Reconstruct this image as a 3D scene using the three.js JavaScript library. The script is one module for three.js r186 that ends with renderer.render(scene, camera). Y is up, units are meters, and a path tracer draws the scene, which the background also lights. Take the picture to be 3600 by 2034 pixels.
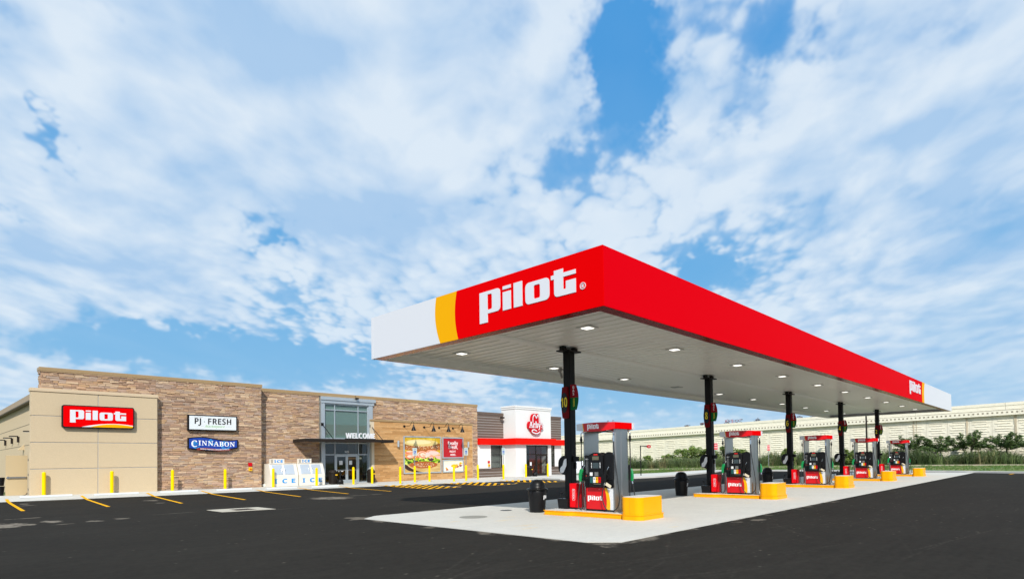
import * as THREE from 'three';
import { RoundedBoxGeometry } from 'three/addons/geometries/RoundedBoxGeometry.js';
import { mergeGeometries } from 'three/addons/utils/BufferGeometryUtils.js';
import { FontLoader } from 'three/addons/loaders/FontLoader.js';
import { createNoise2D } from 'simplex-noise';

// ---------------------------------------------------------------- camera, sky, sun, exposure
const scene = new THREE.Scene();
const D2R = Math.PI / 180;
const CAM = { f: 2079.838, cx: 1886.723, cy: 1563.216, yaw: 47.266 * D2R, pitch: 1.414 * D2R, roll: -0.874 * D2R, h: 1.7 };
const camera = new THREE.PerspectiveCamera(2 * Math.atan(CAM.cy / CAM.f) / D2R, CAM.cx / CAM.cy, 0.1, 3000);
{
  const { yaw, pitch, roll } = CAM;
  const fwd = new THREE.Vector3(Math.sin(yaw) * Math.cos(pitch), Math.sin(pitch), -Math.cos(yaw) * Math.cos(pitch));
  const right = new THREE.Vector3(Math.cos(yaw), 0, Math.sin(yaw)), up = new THREE.Vector3().crossVectors(right, fwd);
  const r2 = right.clone().multiplyScalar(Math.cos(roll)).addScaledVector(up, Math.sin(roll));
  const u2 = right.clone().multiplyScalar(-Math.sin(roll)).addScaledVector(up, Math.cos(roll));
  camera.quaternion.setFromRotationMatrix(new THREE.Matrix4().makeBasis(r2, u2, fwd.clone().negate()));
  camera.position.set(0, CAM.h, 0);
  camera.setViewOffset(2 * CAM.cx, 2 * CAM.cy, 0, 0, 3600, 2034);
  camera.updateProjectionMatrix();
}
const renderer = new THREE.WebGLRenderer({ antialias: true });
renderer.toneMapping = THREE.LinearToneMapping;
renderer.toneMappingExposure = 1.0;
renderer.shadowMap.enabled = true;

const SUN = new THREE.Vector3(0.53, -0.60, -0.60).normalize();          // the way the light travels
const sun = new THREE.DirectionalLight(new THREE.Color(1.0, 0.955, 0.88), 4.3);
sun.position.set(30, 0, -20).addScaledVector(SUN, -120); sun.target.position.set(30, 0, -20);
sun.castShadow = true; sun.shadow.radius = 1.5; sun.shadow.mapSize.set(4096, 4096);
Object.assign(sun.shadow.camera, { left: -90, right: 90, top: 80, bottom: -80, near: 1, far: 300 });
scene.add(sun, sun.target);

let seed = 1234567;
const rnd = () => { seed = (seed + 0x6d2b79f5) | 0; let t = Math.imul(seed ^ (seed >>> 15), 1 | seed); t = (t + Math.imul(t ^ (t >>> 7), 61 | t)) ^ t; return ((t ^ (t >>> 14)) >>> 0) / 4294967296; };
const rr = (a, b) => a + (b - a) * rnd();
const n2 = createNoise2D(rnd), n2b = createNoise2D(rnd);
const fbm = (x, y, o, f = n2) => { let s = 0, a = 0.5; for (let i = 0; i < o; i++) { s += a * f(x, y); x = x * 2.03 + 17.1; y = y * 2.03 - 9.3; a *= 0.5; } return s; };
const clamp = (x, a = 0, b = 1) => Math.min(b, Math.max(a, x));
const sst = (a, b, x) => { const t = clamp((x - a) / (b - a)); return t * t * (3 - 2 * t); };
const lin = (v) => { v /= 255; return v <= 0.04045 ? v / 12.92 : Math.pow((v + 0.055) / 1.055, 2.4); };
const lin3 = (r, g, b) => [lin(r), lin(g), lin(b)];

// The sky: thin broken altocumulus, clear gaps and haze, laid out by direction (degrees right of the view, degrees up).
{
  const W = 4096, H = 2048, data = new Float32Array(W * H * 4);
  // [azimuth, elevation, width, height, amount]: where the deck opens (negative) or thickens
  const G = [[9.2,36.4,2.8,3.1,-.95],[8.7,32.9,2.9,3.9,-.95],[11.2,30.2,2.8,3.0,-.72],[5.5,27.3,3.1,1.9,-.55],[1.6,25.9,3.5,1.6,-.45],[-1.5,27.2,3.1,1.9,-.25],[18.7,35.2,5.3,2.2,-.34],[23.2,34.6,4,2.2,-.4],[14.8,36.8,3.4,1.2,-.3],[24.1,32.3,2.6,1.5,-.4],[36.1,31,1.5,1.4,-.25],
    [-40.3,24.9,.8,1.7,-.75],[-39.2,23.2,.9,1.5,-.8],[-39.7,21.3,.9,1.1,-.4],[-42,29.6,1.1,1.8,-.3],[-42.2,20.1,.9,1,-.3],[-41.9,17.8,.9,.4,-.6],[-36.6,32.4,1.5,.7,-.3],[-24.8,20.1,2.2,1.7,-.75],[-23.9,19,1.6,.8,-.6],[-32.6,22.7,1.7,.7,-.2],[-23.9,16.1,1.9,.7,-.3],[-13,22.1,5.5,1.3,-.15],
    [-21.6,14.3,3.7,1.5,-.6],[-22.9,12.8,2,1,-.4],[-36.8,11.7,1.5,.9,-.3],[-39.6,9,4.6,1.3,-.5],[-31.7,9.7,7.3,1.3,-.95],[-23.6,10,6.5,1.4,-.8],[-18.2,8.5,5.2,1.8,-.6],[-33.9,10.8,3.2,.6,-.5],[-26.7,8.1,9.2,1.4,-.5],[16.8,16.5,3.9,1.7,-.75],[15.8,18.4,2.5,1.4,-.5],[22.4,20.2,4,1.3,-.3],[24.2,23.3,2.9,1.8,-.2],[19.9,28.8,2.4,1.1,-.35],[18.9,16,3.1,2,-.3],
    [36.6,7.4,5,2.7,-.75],[38,10.8,3.6,2.4,-.25],[32.6,4.6,8.2,1.9,-.5],[11.5,5.7,11,2.2,-.8],[3.9,7.4,7.6,1.5,-.5],[37.7,17.2,2.9,1.7,-.35],[3.8,19.8,2.3,1.7,-.4],[-32.6,27.9,11.7,6.8,.5],[-12.9,32.6,12.8,6.1,.45],[-20.1,24.5,10.2,3.7,.4],[-33.9,17.8,8,3.5,.4],[33.2,25.6,6.8,5.3,.4],[20.9,25.4,6.1,3,.3],[14.4,29.6,2.2,2.4,.3],[15.5,33,2.2,1.8,.22],[-3.6,18.9,6.9,2.8,.1]];
  // thicker, bluer undersides of the deck
  const U = [[-21.8,32.8,8.1,2.4,.8],[-5.2,36.3,7.7,1.8,.5],[-16.7,20.7,7.8,2.3,1],[-11.2,22.7,5.6,1.3,.7],[37.7,17.2,3.9,1.7,.8],[33.2,24.8,7.1,1.1,.4],[34.4,20.3,5.8,.9,.35],[-38.9,15.7,4.2,1.7,.35],[-41,17.5,2,2.2,.4],[-41.5,28.8,2,3.7,.5],[35.6,15.4,5.1,1.2,.5],[-33.1,14.9,6.8,1.5,.25]];
  const up = lin3(74, 154, 220), mid = lin3(112, 178, 229), low = lin3(150, 200, 234), hor = lin3(200, 224, 240);
  const white = lin3(226, 238, 249), shade = lin3(164, 200, 236);
  const yawD = CAM.yaw / D2R, cf = Math.cos(CAM.yaw), sf = Math.sin(CAM.yaw);
  const blobs = (L, a, e) => { let s = 0; for (const b of L) { const x = (a - b[0]) / b[2], y = (e - b[1]) / b[3], q = x * x + y * y; if (q < 6) s += b[4] * Math.exp(-q * 0.8); } return s; };
  const HX = new Float32Array(65536 * 2); for (let i = 0; i < HX.length; i++) HX[i] = rnd();
  const cell = (x, y) => { const xi = Math.floor(x), yi = Math.floor(y); let best = 9; for (let a = -1; a <= 1; a++) for (let b = -1; b <= 1; b++) { const cx = xi + a, cy = yi + b, k = 2 * ((((cx * 73) ^ (cy * 151)) & 255) + 256 * ((cx * 31 + cy * 17) & 255)), dx = cx + HX[k] - x, dy = cy + HX[k + 1] - y, q = dx * dx + dy * dy; if (q < best) best = q; } return Math.sqrt(best); };
  const bump = (az, e, a0, e0, w, h) => Math.exp(-(((az - a0) / w) ** 2) - ((e - e0) / h) ** 2);
  for (let j = 0; j < H; j++) {
    const el = ((j + 0.5) / H - 0.5) * Math.PI, eD = el / D2R, ce = Math.cos(el), se = Math.sin(el);
    for (let i = 0; i < W; i++) {
      const o = (j * W + i) * 4;
      data[o + 3] = 1;
      if (eD < -0.3) { data[o] = 0.30; data[o + 1] = 0.32; data[o + 2] = 0.33; continue; }
      const ph = ((i + 0.5) / W - 0.5) * 2 * Math.PI, dx = Math.cos(ph) * ce, dz = Math.sin(ph) * ce;
      let az = Math.atan2(dx, -dz) / D2R - yawD; if (az < -180) az += 360; if (az > 180) az -= 360;
      const k = 1 / (Math.max(se, 0) + 0.11), fu = (dx * sf - dz * cf) * k, fv = (dx * cf + dz * sf) * k;
      const w1 = fbm(fu * 0.5, fv * 0.9, 3, n2b) * 0.5;
      const big = fbm(fu * 0.55 + w1 * 0.4, fv * 0.8 + 3, 3);
      const puff = fbm(fu * 3.1 + w1, fv * 4.2 - w1, 5, n2b);
      const streak = fbm(fu * 0.9 + 40 + w1 * 0.6, fv * 5.5 - fu * 0.8, 4);
      const right = sst(8, 30, az), left = sst(-30, -42, az);
      const g = blobs(G, az + n2(az * 0.35, eD * 0.5) * 1.1 + n2b(az * 1.3, eD * 1.7) * 0.4, eD + n2b(az * 0.35 + 9, eD * 0.5) * 0.9 + n2(az * 1.3, eD * 1.7) * 0.3);
      const cov = 0.70 + g + big * 0.30 + puff * lerp(0.42, 0.26, Math.max(right, left)) + streak * lerp(0.12, 0.34, Math.max(right, left * 0.8));
      // fields of small round puffs in the broken parts of the deck
      const zc = clamp(bump(az, eD, 6, 22, 15, 8) + 0.9 * bump(az, eD, -11, 11, 9, 6) + 0.9 * bump(az, eD, 21, 35, 9, 4) + 0.8 * bump(az, eD, -24, 19, 4, 3.5) + 0.8 * bump(az, eD, -40, 23, 2.2, 6) + 0.5 * bump(az, eD, -24, 13, 12, 3.5) + 0.5 * bump(az, eD, 22, 15, 9, 5));
      const wx = puff * 0.55, wy = n2(fu * 9, fv * 9) * 0.35;
      const c1 = zc > 0.03 ? 1 - cell(fv * 15 + wx, fu * 8.5 + wy) : 0.5, c2 = zc > 0.03 ? 1 - cell(fv * 36 - wy, fu * 20 + wx + 7) : 0.5;
      const cells = zc * ((c1 - 0.56) * 0.95 + (c2 - 0.56) * 0.3 - 0.02);
      let d = sst(0.0, 0.88 - 0.3 * zc, cov + cells);
      const haze = clamp((0.22 + 0.55 * bump(az, eD, 40, 8, 17, 8) + 0.35 * bump(az, eD, -46, 12, 10, 9) + 0.3 * fbm(fu * 0.8 + 5, fv * 2.2, 4)) * (1 - 0.85 * sst(0.35, 0.9, -g + 0.0) * (1 - bump(az, eD, 40, 8, 14, 7))));
      d = 1 - (1 - d) * (1 - haze);
      d = d * (0.90 + 0.10 * sst(0.4, 1.2, cov));
      const thin = sst(9, 0, eD); d *= 1 - 0.4 * thin;
      const un = clamp(blobs(U, az, eD) + 0.32 - zc * (c1 - 0.5) * 0.9 + fbm(fu * 1.1 + 7, fv * 1.6, 4) * 0.7 - puff * 0.55 + streak * 0.35 * right);
      const t = clamp(eD / 34), g0 = 1 - sst(0, 7, eD);
      for (let c = 0; c < 3; c++) {
        let clear = t < 0.45 ? lerp(low[c], mid[c], t / 0.45) : lerp(mid[c], up[c], (t - 0.45) / 0.55);
        clear = lerp(clear, hor[c], g0 * 0.6);
        data[o + c] = lerp(clear, lerp(white[c], shade[c], un * 0.85), d * 0.94);
      }
    }
  }
  const sky = new THREE.DataTexture(data, W, H, THREE.RGBAFormat, THREE.FloatType);
  sky.mapping = THREE.EquirectangularReflectionMapping; sky.colorSpace = THREE.LinearSRGBColorSpace;
  sky.magFilter = sky.minFilter = THREE.LinearFilter; sky.needsUpdate = true;
  scene.background = sky; scene.environment = sky;
}
function lerp(a, b, t) { return a + (b - a) * t; }

// ---------------------------------------------------------------- helpers
const used = {}, origin = new WeakMap();
const numbered = (n) => { used[n] = (used[n] || 0) + 1; return used[n] === 1 ? n : n + '_' + String(used[n] - 1).padStart(3, '0'); };
function tag(o, label, category, group) { o.userData.label = label; o.userData.category = category; if (group) o.userData.group = group; return o; }
function thing(name, label, category, [x, y, z], group) {
  const o = new THREE.Group(); o.name = numbered(name); o.position.set(x, y, z); origin.set(o, new THREE.Vector3(x, y, z)); scene.add(o);
  return tag(o, label, category, group);
}
function boxUV(g) {
  const p = g.attributes.position, n = g.attributes.normal, uv = new Float32Array(p.count * 2);
  for (let i = 0; i < p.count; i++) {
    const ax = Math.abs(n.getX(i)), ay = Math.abs(n.getY(i)), az = Math.abs(n.getZ(i)), x = p.getX(i), y = p.getY(i), z = p.getZ(i);
    if (ay >= ax && ay >= az) { uv[2 * i] = x; uv[2 * i + 1] = z; } else if (ax >= az) { uv[2 * i] = z; uv[2 * i + 1] = y; } else { uv[2 * i] = x; uv[2 * i + 1] = y; }
  }
  g.setAttribute('uv', new THREE.BufferAttribute(uv, 2));
  return g;
}
function merge(geos, keep) {
  const color = geos.some((g) => g.attributes.color);
  const list = geos.map((g) => {
    let q = g.index ? g.toNonIndexed() : g;
    for (const k of Object.keys(q.attributes)) if (!['position', 'normal', 'uv', 'color'].includes(k)) q.deleteAttribute(k);
    if (!q.attributes.normal) q.computeVertexNormals();
    if (!keep || !q.attributes.uv) boxUV(q);
    if (color && !q.attributes.color) q.setAttribute('color', new THREE.BufferAttribute(new Float32Array(q.attributes.position.count * 3).fill(1), 3));
    q.morphAttributes = {};
    return q;
  });
  return list.length === 1 ? list[0] : mergeGeometries(list, false);
}
// One named mesh. Coordinates are the world's; they are moved into the axes of the thing that the mesh belongs to.
function mk(name, geos, material, parent = scene, keep = false) {
  const g = merge([].concat(geos), keep);
  const m = new THREE.Mesh(g, material);
  m.castShadow = m.receiveShadow = true;
  if (parent === scene) {
    m.name = numbered(name);
    g.computeBoundingBox(); const b = g.boundingBox, c = new THREE.Vector3((b.min.x + b.max.x) / 2, b.min.y, (b.min.z + b.max.z) / 2);
    g.translate(-c.x, -c.y, -c.z); m.position.copy(c); origin.set(m, c);
  } else {
    m.name = name;
    let r = parent; while (r.parent && r.parent !== scene) r = r.parent;
    const o = origin.get(r); g.translate(-o.x, -o.y, -o.z); origin.set(m, o);
  }
  parent.add(m);
  return m;
}
const struct = (name, geos, m, keep) => { const o = mk(name, geos, m, scene, keep); o.userData.kind = 'structure'; return o; };
function dup(root, dx, dy, dz, label) {
  const c = root.clone(); c.name = numbered(root.name.replace(/_\d{3}$/, '')); c.userData = { ...root.userData, label };
  c.position.add(new THREE.Vector3(dx, dy, dz)); scene.add(c); return c;
}
const bx = (x0, x1, y0, y1, z0, z1, r = 0) => {
  const w = Math.abs(x1 - x0), h = Math.abs(y1 - y0), d = Math.abs(z1 - z0);
  const g = r ? new RoundedBoxGeometry(w, h, d, 2, Math.min(r, w / 2.01, h / 2.01, d / 2.01)) : new THREE.BoxGeometry(w, h, d);
  return g.translate((x0 + x1) / 2, (y0 + y1) / 2, (z0 + z1) / 2);
};
const cyl = (x, z, y0, y1, r0, r1 = r0, s = 20, open = false) => new THREE.CylinderGeometry(r1, r0, y1 - y0, s, 1, open).translate(x, (y0 + y1) / 2, z);
const rod = (a, b, r, s = 8) => { const A = new THREE.Vector3(...a), B = new THREE.Vector3(...b), d = B.clone().sub(A), g = new THREE.CylinderGeometry(r, r, d.length(), s); g.applyQuaternion(new THREE.Quaternion().setFromUnitVectors(new THREE.Vector3(0, 1, 0), d.normalize())); return g.translate((A.x + B.x) / 2, (A.y + B.y) / 2, (A.z + B.z) / 2); };
const tube = (pts, r, n = 40, s = 8) => new THREE.TubeGeometry(new THREE.CatmullRomCurve3(pts.map((p) => new THREE.Vector3(...p))), n, r, s, false);
// A drawing in (right, up) put on a wall that faces the lot (+z), or on a face that looks along -x (right is +z).
const onZ = (g, x, y, z) => g.translate(x, y, z);
const MX = new THREE.Matrix4().makeBasis(new THREE.Vector3(0, 0, 1), new THREE.Vector3(0, 1, 0), new THREE.Vector3(-1, 0, 0));
const onX = (g, x, y, z) => g.applyMatrix4(MX).translate(x, y, z);
const flatUp = (g, y) => g.rotateX(Math.PI / 2).translate(0, y, 0);      // a plan drawn in (x, z), extruded downwards from y
const shp = (pts, holes = []) => { const s = new THREE.Shape(pts.map((p) => new THREE.Vector2(p[0], p[1]))); for (const h of holes) s.holes.push(new THREE.Path(h.map((p) => new THREE.Vector2(p[0], p[1])))); return s; };
const ext = (s, depth, bevel = 0) => new THREE.ExtrudeGeometry(s, { depth, bevelEnabled: bevel > 0, bevelSize: bevel, bevelThickness: bevel, bevelSegments: 1, curveSegments: 8 });
const plan = (pts, y0, y1) => flatUp(ext(shp(pts), y1 - y0), y1);
const sheet = (pts, y) => { const g = new THREE.ShapeGeometry(shp(pts)); g.rotateX(Math.PI / 2); const n = g.attributes.normal; for (let i = 0; i < n.count; i++) n.setXYZ(i, 0, 1, 0); const ix = g.index.array; for (let i = 0; i < ix.length; i += 3) { const t = ix[i]; ix[i] = ix[i + 1]; ix[i + 1] = t; } return g.translate(0, y, 0); };
const roundPts = (x0, x1, z0, z1, r, n = 6) => { const o = []; const c = (cx, cz, a) => { for (let i = 0; i <= n; i++) { const t = (a + 90 * i / n) * D2R; o.push([cx + r * Math.cos(t), cz + r * Math.sin(t)]); } }; c(x1 - r, z1 - r, 0); c(x0 + r, z1 - r, 90); c(x0 + r, z0 + r, 180); c(x1 - r, z0 + r, 270); return o; };
function path(target, pts) {                                             // polygon whose corners may be rounded: [x, y, radius]
  const n = pts.length;
  for (let i = 0; i < n; i++) {
    const [x, y, r = 0] = pts[i], [px, py] = pts[(i + n - 1) % n], [qx, qy] = pts[(i + 1) % n];
    const a = Math.hypot(px - x, py - y), b = Math.hypot(qx - x, qy - y), ra = Math.min(r, a * 0.49) / a, rb = Math.min(r, b * 0.49) / b;
    const ax = x + (px - x) * ra, ay = y + (py - y) * ra, bX = x + (qx - x) * rb, bY = y + (qy - y) * rb;
    i ? target.lineTo(ax, ay) : target.moveTo(ax, ay);
    if (r) target.quadraticCurveTo(x, y, bX, bY);
  }
  target.closePath();
  return target;
}
const rshape = (pts, holes = []) => { const s = path(new THREE.Shape(), pts); for (const h of holes) s.holes.push(path(new THREE.Path(), h)); return s; };

// ---------------------------------------------------------------- textures and materials
function pnoise(period, sd) {                                           // tiling gradient noise
  const P = new Float32Array(period * period * 2); let s = sd * 7919 + 13;
  const r = () => { s = (s * 1664525 + 1013904223) >>> 0; return s / 4294967296; };
  for (let i = 0; i < P.length; i += 2) { const a = r() * 6.2832; P[i] = Math.cos(a); P[i + 1] = Math.sin(a); }
  return (x, y) => {
    const xi = Math.floor(x), yi = Math.floor(y), fx = x - xi, fy = y - yi, u = fx * fx * (3 - 2 * fx), v = fy * fy * (3 - 2 * fy);
    const g = (ix, iy, dx, dy) => { const k = 2 * ((((iy % period) + period) % period) * period + (((ix % period) + period) % period)); return P[k] * dx + P[k + 1] * dy; };
    return lerp(lerp(g(xi, yi, fx, fy), g(xi + 1, yi, fx - 1, fy), u), lerp(g(xi, yi + 1, fx, fy - 1), g(xi + 1, yi + 1, fx - 1, fy - 1), u), v) * 1.5;
  };
}
function tex(w, h, fn, { srgb = true, repeat } = {}) {
  const d = new Uint8Array(w * h * 4);
  for (let y = 0; y < h; y++) for (let x = 0; x < w; x++) { const c = fn(x / w, y / h, x, y), o = (y * w + x) * 4; d[o] = clamp(c[0], 0, 255); d[o + 1] = clamp(c[1], 0, 255); d[o + 2] = clamp(c[2], 0, 255); d[o + 3] = 255; }
  const t = new THREE.DataTexture(d, w, h); t.wrapS = t.wrapT = THREE.RepeatWrapping; t.magFilter = THREE.LinearFilter; t.minFilter = THREE.LinearMipmapLinearFilter; t.generateMipmaps = true;
  if (srgb) t.colorSpace = THREE.SRGBColorSpace; if (repeat) t.repeat.set(...repeat); t.needsUpdate = true; return t;
}
function canvasTex(w, h, draw) { const c = document.createElement('canvas'); c.width = w; c.height = h; const x = c.getContext('2d'); draw(x, w, h); const t = new THREE.CanvasTexture(c); t.colorSpace = THREE.SRGBColorSpace; t.anisotropy = 8; return t; }
const std = (color, roughness = 0.6, metalness = 0, { spec, ...more } = {}) => { const p = { color: Array.isArray(color) ? new THREE.Color().setRGB(...color) : color, roughness, metalness, ...more }; return spec === undefined ? new THREE.MeshStandardMaterial(p) : new THREE.MeshPhysicalMaterial({ ...p, specularIntensity: spec }); };
const gray = (f, amp) => (u, v) => { const k = 128 + amp * f(u, v); return [k, k, k]; };
const pA = pnoise(8, 1), pB = pnoise(32, 2), pC = pnoise(128, 3), pD = pnoise(64, 4);
const grainTex = tex(512, 512, (u, v) => { const k = 128 + 60 * pC(u * 128, v * 128) + 40 * pD(u * 64, v * 64) + rr(-25, 25); return [k, k, k]; }, { srgb: false, repeat: [1.2, 1.2] });
const stuccoMap = tex(512, 512, (u, v) => { const k = 1 + 0.012 * pB(u * 32, v * 32) + 0.04 * pC(u * 128, v * 128) + 0.006 * pA(u * 8, v * 8) + rr(-0.03, 0.03); return [203 * k, 183 * k, 151 * k]; }, { repeat: [0.5, 0.5] });
const concreteFn = (r, g, b, st = 0) => (u, v) => { const k = 1 + 0.03 * pA(u * 8, v * 8) + 0.03 * pB(u * 32, v * 32) + 0.03 * pC(u * 128, v * 128) + rr(-0.03, 0.03) + st * 0.05 * pC(u * 8, v * 128); return [r * k, g * k, b * k]; };
const walkMap = tex(1024, 1024, concreteFn(200, 198, 190, 1), { repeat: [0.25, 0.25] });
const wallConcMap = tex(512, 512, concreteFn(238, 231, 212), { repeat: [0.3, 0.3] });
const woodTex = (r, g, b, sd) => { const q = pnoise(16, sd), q2 = pnoise(64, sd + 50); return tex(512, 256, (u, v) => { const w = q(u * 3, v * 8) * 1.2, ring = Math.sin((v * 11 + w * 2.2 + q(u * 8, v * 16) * 0.8) * 6.28), f = q2(u * 16, v * 64); const k = 1 + 0.10 * ring * (0.5 + 0.5 * q(u * 4 + 3, v * 4)) + 0.12 * f + 0.10 * q(u * 2, v * 4 + 5); return [r * k, g * k * (1 - 0.02 * ring), b * k * (1 - 0.05 * ring)]; }, { repeat: [0.7, 3.1] }); };
const brushTex = tex(256, 512, (u, v) => { const k = 170 + 12 * pC(u * 128, v * 4) + 14 * pB(u * 8, v * 4) + rr(-5, 5); return [k, k, k]; }, { srgb: false, repeat: [1.5, 0.7] });
const M = {
  red: std([0.80, 0.003, 0.008], 0.35, 0, { spec: 0.3 }), redFace: std([0.80, 0.0003, 0.0016], 0.6, 0, { spec: 0.02 }), whitePaint: std([0.74, 0.75, 0.79], 0.5), yellowBand: std([0.92, 0.43, 0.001], 0.6, 0, { spec: 0.1 }),
  lip: std([0.35, 0.012, 0.012], 0.18, 0.35), soffit: std([0.82, 0.80, 0.72], 0.3, 0.1), soffitTrim: std([0.80, 0.79, 0.73], 0.4, 0.1),
  black: std([0.009, 0.009, 0.0095], 0.5, 0, { spec: 0.4 }), blackGloss: std([0.008, 0.008, 0.009], 0.25, 0, { spec: 0.45 }), blackPlastic: std([0.009, 0.009, 0.01], 0.36, 0, { spec: 0.45, bumpMap: grainTex, bumpScale: 0.0006 }), rubber: std([0.018, 0.018, 0.018], 0.55),
  steel: std([0.46, 0.44, 0.415], 0.46, 1, { roughnessMap: brushTex }), chrome: std([0.7, 0.7, 0.7], 0.15, 1), alum: std([0.50, 0.56, 0.60], 0.42, 0.55), darkMetal: std([0.022, 0.017, 0.014], 0.55, 0, { spec: 0.35 }), housing: std([0.50, 0.50, 0.46], 0.5),
  orange: std([0.93, 0.40, 0.0005], 0.32, 0, { spec: 0.35 }), bollard: std([0.93, 0.62, 0.0005], 0.4, 0, { spec: 0.2 }), stripe: std([0.85, 0.42, 0.008], 0.9, 0, { spec: 0.15, bumpMap: grainTex, bumpScale: 0.002 }), blueLine: std([0.30, 0.42, 0.52], 0.8),
  stucco: std(0xffffff, 0.92, 0, { map: stuccoMap, bumpMap: grainTex, bumpScale: 0.003 }), joint: std([0.50, 0.52, 0.54], 0.8), cope: std([0.40, 0.27, 0.135], 0.45, 0.15), copeDark: std([0.10, 0.08, 0.05], 0.6), tanPaint: std([0.62, 0.47, 0.28], 0.7),
  stone: std(0xffffff, 0.93, 0, { vertexColors: true, bumpMap: grainTex, bumpScale: 0.012 }), mortar: std([0.13, 0.10, 0.08], 0.95), 
  walk: std(0xffffff, 0.9, 0, { map: walkMap, bumpMap: grainTex, bumpScale: 0.002 }), kerb: std([0.62, 0.61, 0.58], 0.9, 0, { spec: 0.3, bumpMap: grainTex, bumpScale: 0.003 }),
  wallConc: std(0xffffff, 0.92, 0, { map: wallConcMap }), wallHole: std([0.30, 0.26, 0.20], 0.9),
  brown: std([0.135, 0.095, 0.075], 0.6, 0.1), brownJoint: std([0.48, 0.46, 0.44], 0.5), white: std([0.76, 0.76, 0.74], 0.75, 0, { bumpMap: grainTex, bumpScale: 0.002 }), bandRed: std([0.78, 0.008, 0.003], 0.5, 0, { spec: 0.15 }),
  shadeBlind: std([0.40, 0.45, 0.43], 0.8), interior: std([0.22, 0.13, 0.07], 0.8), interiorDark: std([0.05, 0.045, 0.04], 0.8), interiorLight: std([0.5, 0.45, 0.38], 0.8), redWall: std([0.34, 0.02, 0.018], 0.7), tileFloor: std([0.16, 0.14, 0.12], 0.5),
  glass: new THREE.MeshPhysicalMaterial({ color: 0xdfe8e6, roughness: 0.03, metalness: 0, transmission: 1, thickness: 0, ior: 1.5 }),
  tinted: new THREE.MeshPhysicalMaterial({ color: new THREE.Color().setRGB(0.72, 0.74, 0.73), roughness: 0.03, transmission: 1, thickness: 0, ior: 1.5 }),
  iceBody: std([0.78, 0.735, 0.65], 0.5), iceDoor: std([0.50, 0.56, 0.63], 0.35, 0.2), iceBlue: std([0.012, 0.33, 0.78], 0.5), iceNavy: std([0.02, 0.06, 0.35], 0.5),
  led: std([0.9, 0.9, 0.85], 0.4, 0, { emissive: new THREE.Color(1, 0.97, 0.88), emissiveIntensity: 1.6 }), ledOff: std([0.6, 0.6, 0.58], 0.4),
  green: std([0.004, 0.26, 0.07], 0.4), cream: std([0.75, 0.66, 0.48], 0.6), teal: std([0.01, 0.09, 0.09], 0.4), screen: std([0.05, 0.07, 0.08], 0.12), display: std([0.13, 0.12, 0.08], 0.2), paper: std([0.80, 0.81, 0.82], 0.8),
  signRed: std([0.55, 0.006, 0.014], 0.45, 0, { spec: 0.2 }), phone: std([0.85, 0.48, 0.01], 0.5), pole: std([0.33, 0.35, 0.36], 0.5, 0.5), hydWhite: std([0.75, 0.78, 0.76], 0.6),
};
const WOODS = [woodTex(192, 147, 95, 5), woodTex(180, 134, 82, 6), woodTex(202, 158, 106, 7)].map((map) => std(0xffffff, 0.7, 0, { map }));

// The five letters of the fuel brand's word, in a unit where the word is 3.28 wide and the tall letters 0.62 high.
const WORD = [
  [[[0, .62], [.79, .62, .13], [.79, .03, .13], [.31, .03], [.31, -.2], [0, -.2]], [[[.31, .53, .02], [.48, .53, .05], [.48, .13, .05], [.31, .13, .02]]]],
  [[[.885, .47], [1.18, .47], [1.18, 0], [.885, 0]], []], [[[.885, .62], [1.18, .62], [1.18, .535], [.885, .535]], []],
  [[[1.28, .62], [1.58, .62], [1.58, 0], [1.28, 0]], []],
  [[[1.685, .52, .14], [2.475, .52, .14], [2.475, -.01, .14], [1.685, -.01, .14]], [[[1.97, .42, .05], [2.175, .42, .05], [2.175, .09, .05], [1.97, .09, .05]]]],
  [[[2.53, .52], [2.53, .42], [2.625, .42], [2.625, -.01, .12], [3.28, -.01], [3.28, .31], [2.985, .31], [2.985, .13, .03], [2.905, .13, .03], [2.905, .42], [3.28, .42], [3.28, .52], [2.905, .52], [2.905, .62], [2.625, .62], [2.625, .52]], []],
];
function drawWord(c, x, y, w, color, kx = 1) {                          // baseline at y, canvas pixels
  const s = w / 3.28; c.fillStyle = color; c.beginPath();
  for (const [o, holes] of WORD) for (const q of [o, ...holes]) path(c, q.map((p) => [x + p[0] * s, y - p[1] * s * kx, (p[2] || 0) * s]));
  c.fill('evenodd');
}
const GROUPS = [[0], [1, 2], [3], [4], [5]];
function letters(place, sx, sy, depth, material, parent) {               // each letter one mesh
  for (const ids of GROUPS) mk('letter', ids.map((i) => place(ext(rshape(WORD[i][0], WORD[i][1]), depth).scale(sx, sy, 1))), material, parent);
}
const font = await new FontLoader().loadAsync('fonts/droid/droid_sans_bold.typeface.json');
const textGeo = (str, size, depth) => { const g = new THREE.ExtrudeGeometry(font.generateShapes(str, size), { depth, bevelEnabled: false, curveSegments: 4 }); g.computeBoundingBox(); g.translate(-g.boundingBox.min.x, -g.boundingBox.min.y, 0); return g; };
const gw = (g) => { g.computeBoundingBox(); return g.boundingBox.max.x - g.boundingBox.min.x; };
const printZ = (name, t, x0, x1, y0, y1, z, parent, rough = 0.5) => mk(name, new THREE.PlaneGeometry(x1 - x0, y1 - y0).translate((x0 + x1) / 2, (y0 + y1) / 2, z), std(0xffffff, rough, 0, { map: t }), parent, true);
const printX = (name, t, z0, z1, y0, y1, x, parent, rough = 0.4) => mk(name, onX(new THREE.PlaneGeometry(z1 - z0, y1 - y0), x, (y0 + y1) / 2, (z0 + z1) / 2), t.isMaterial ? t : std(0xffffff, rough, 0, { map: t }), parent, true);

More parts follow.
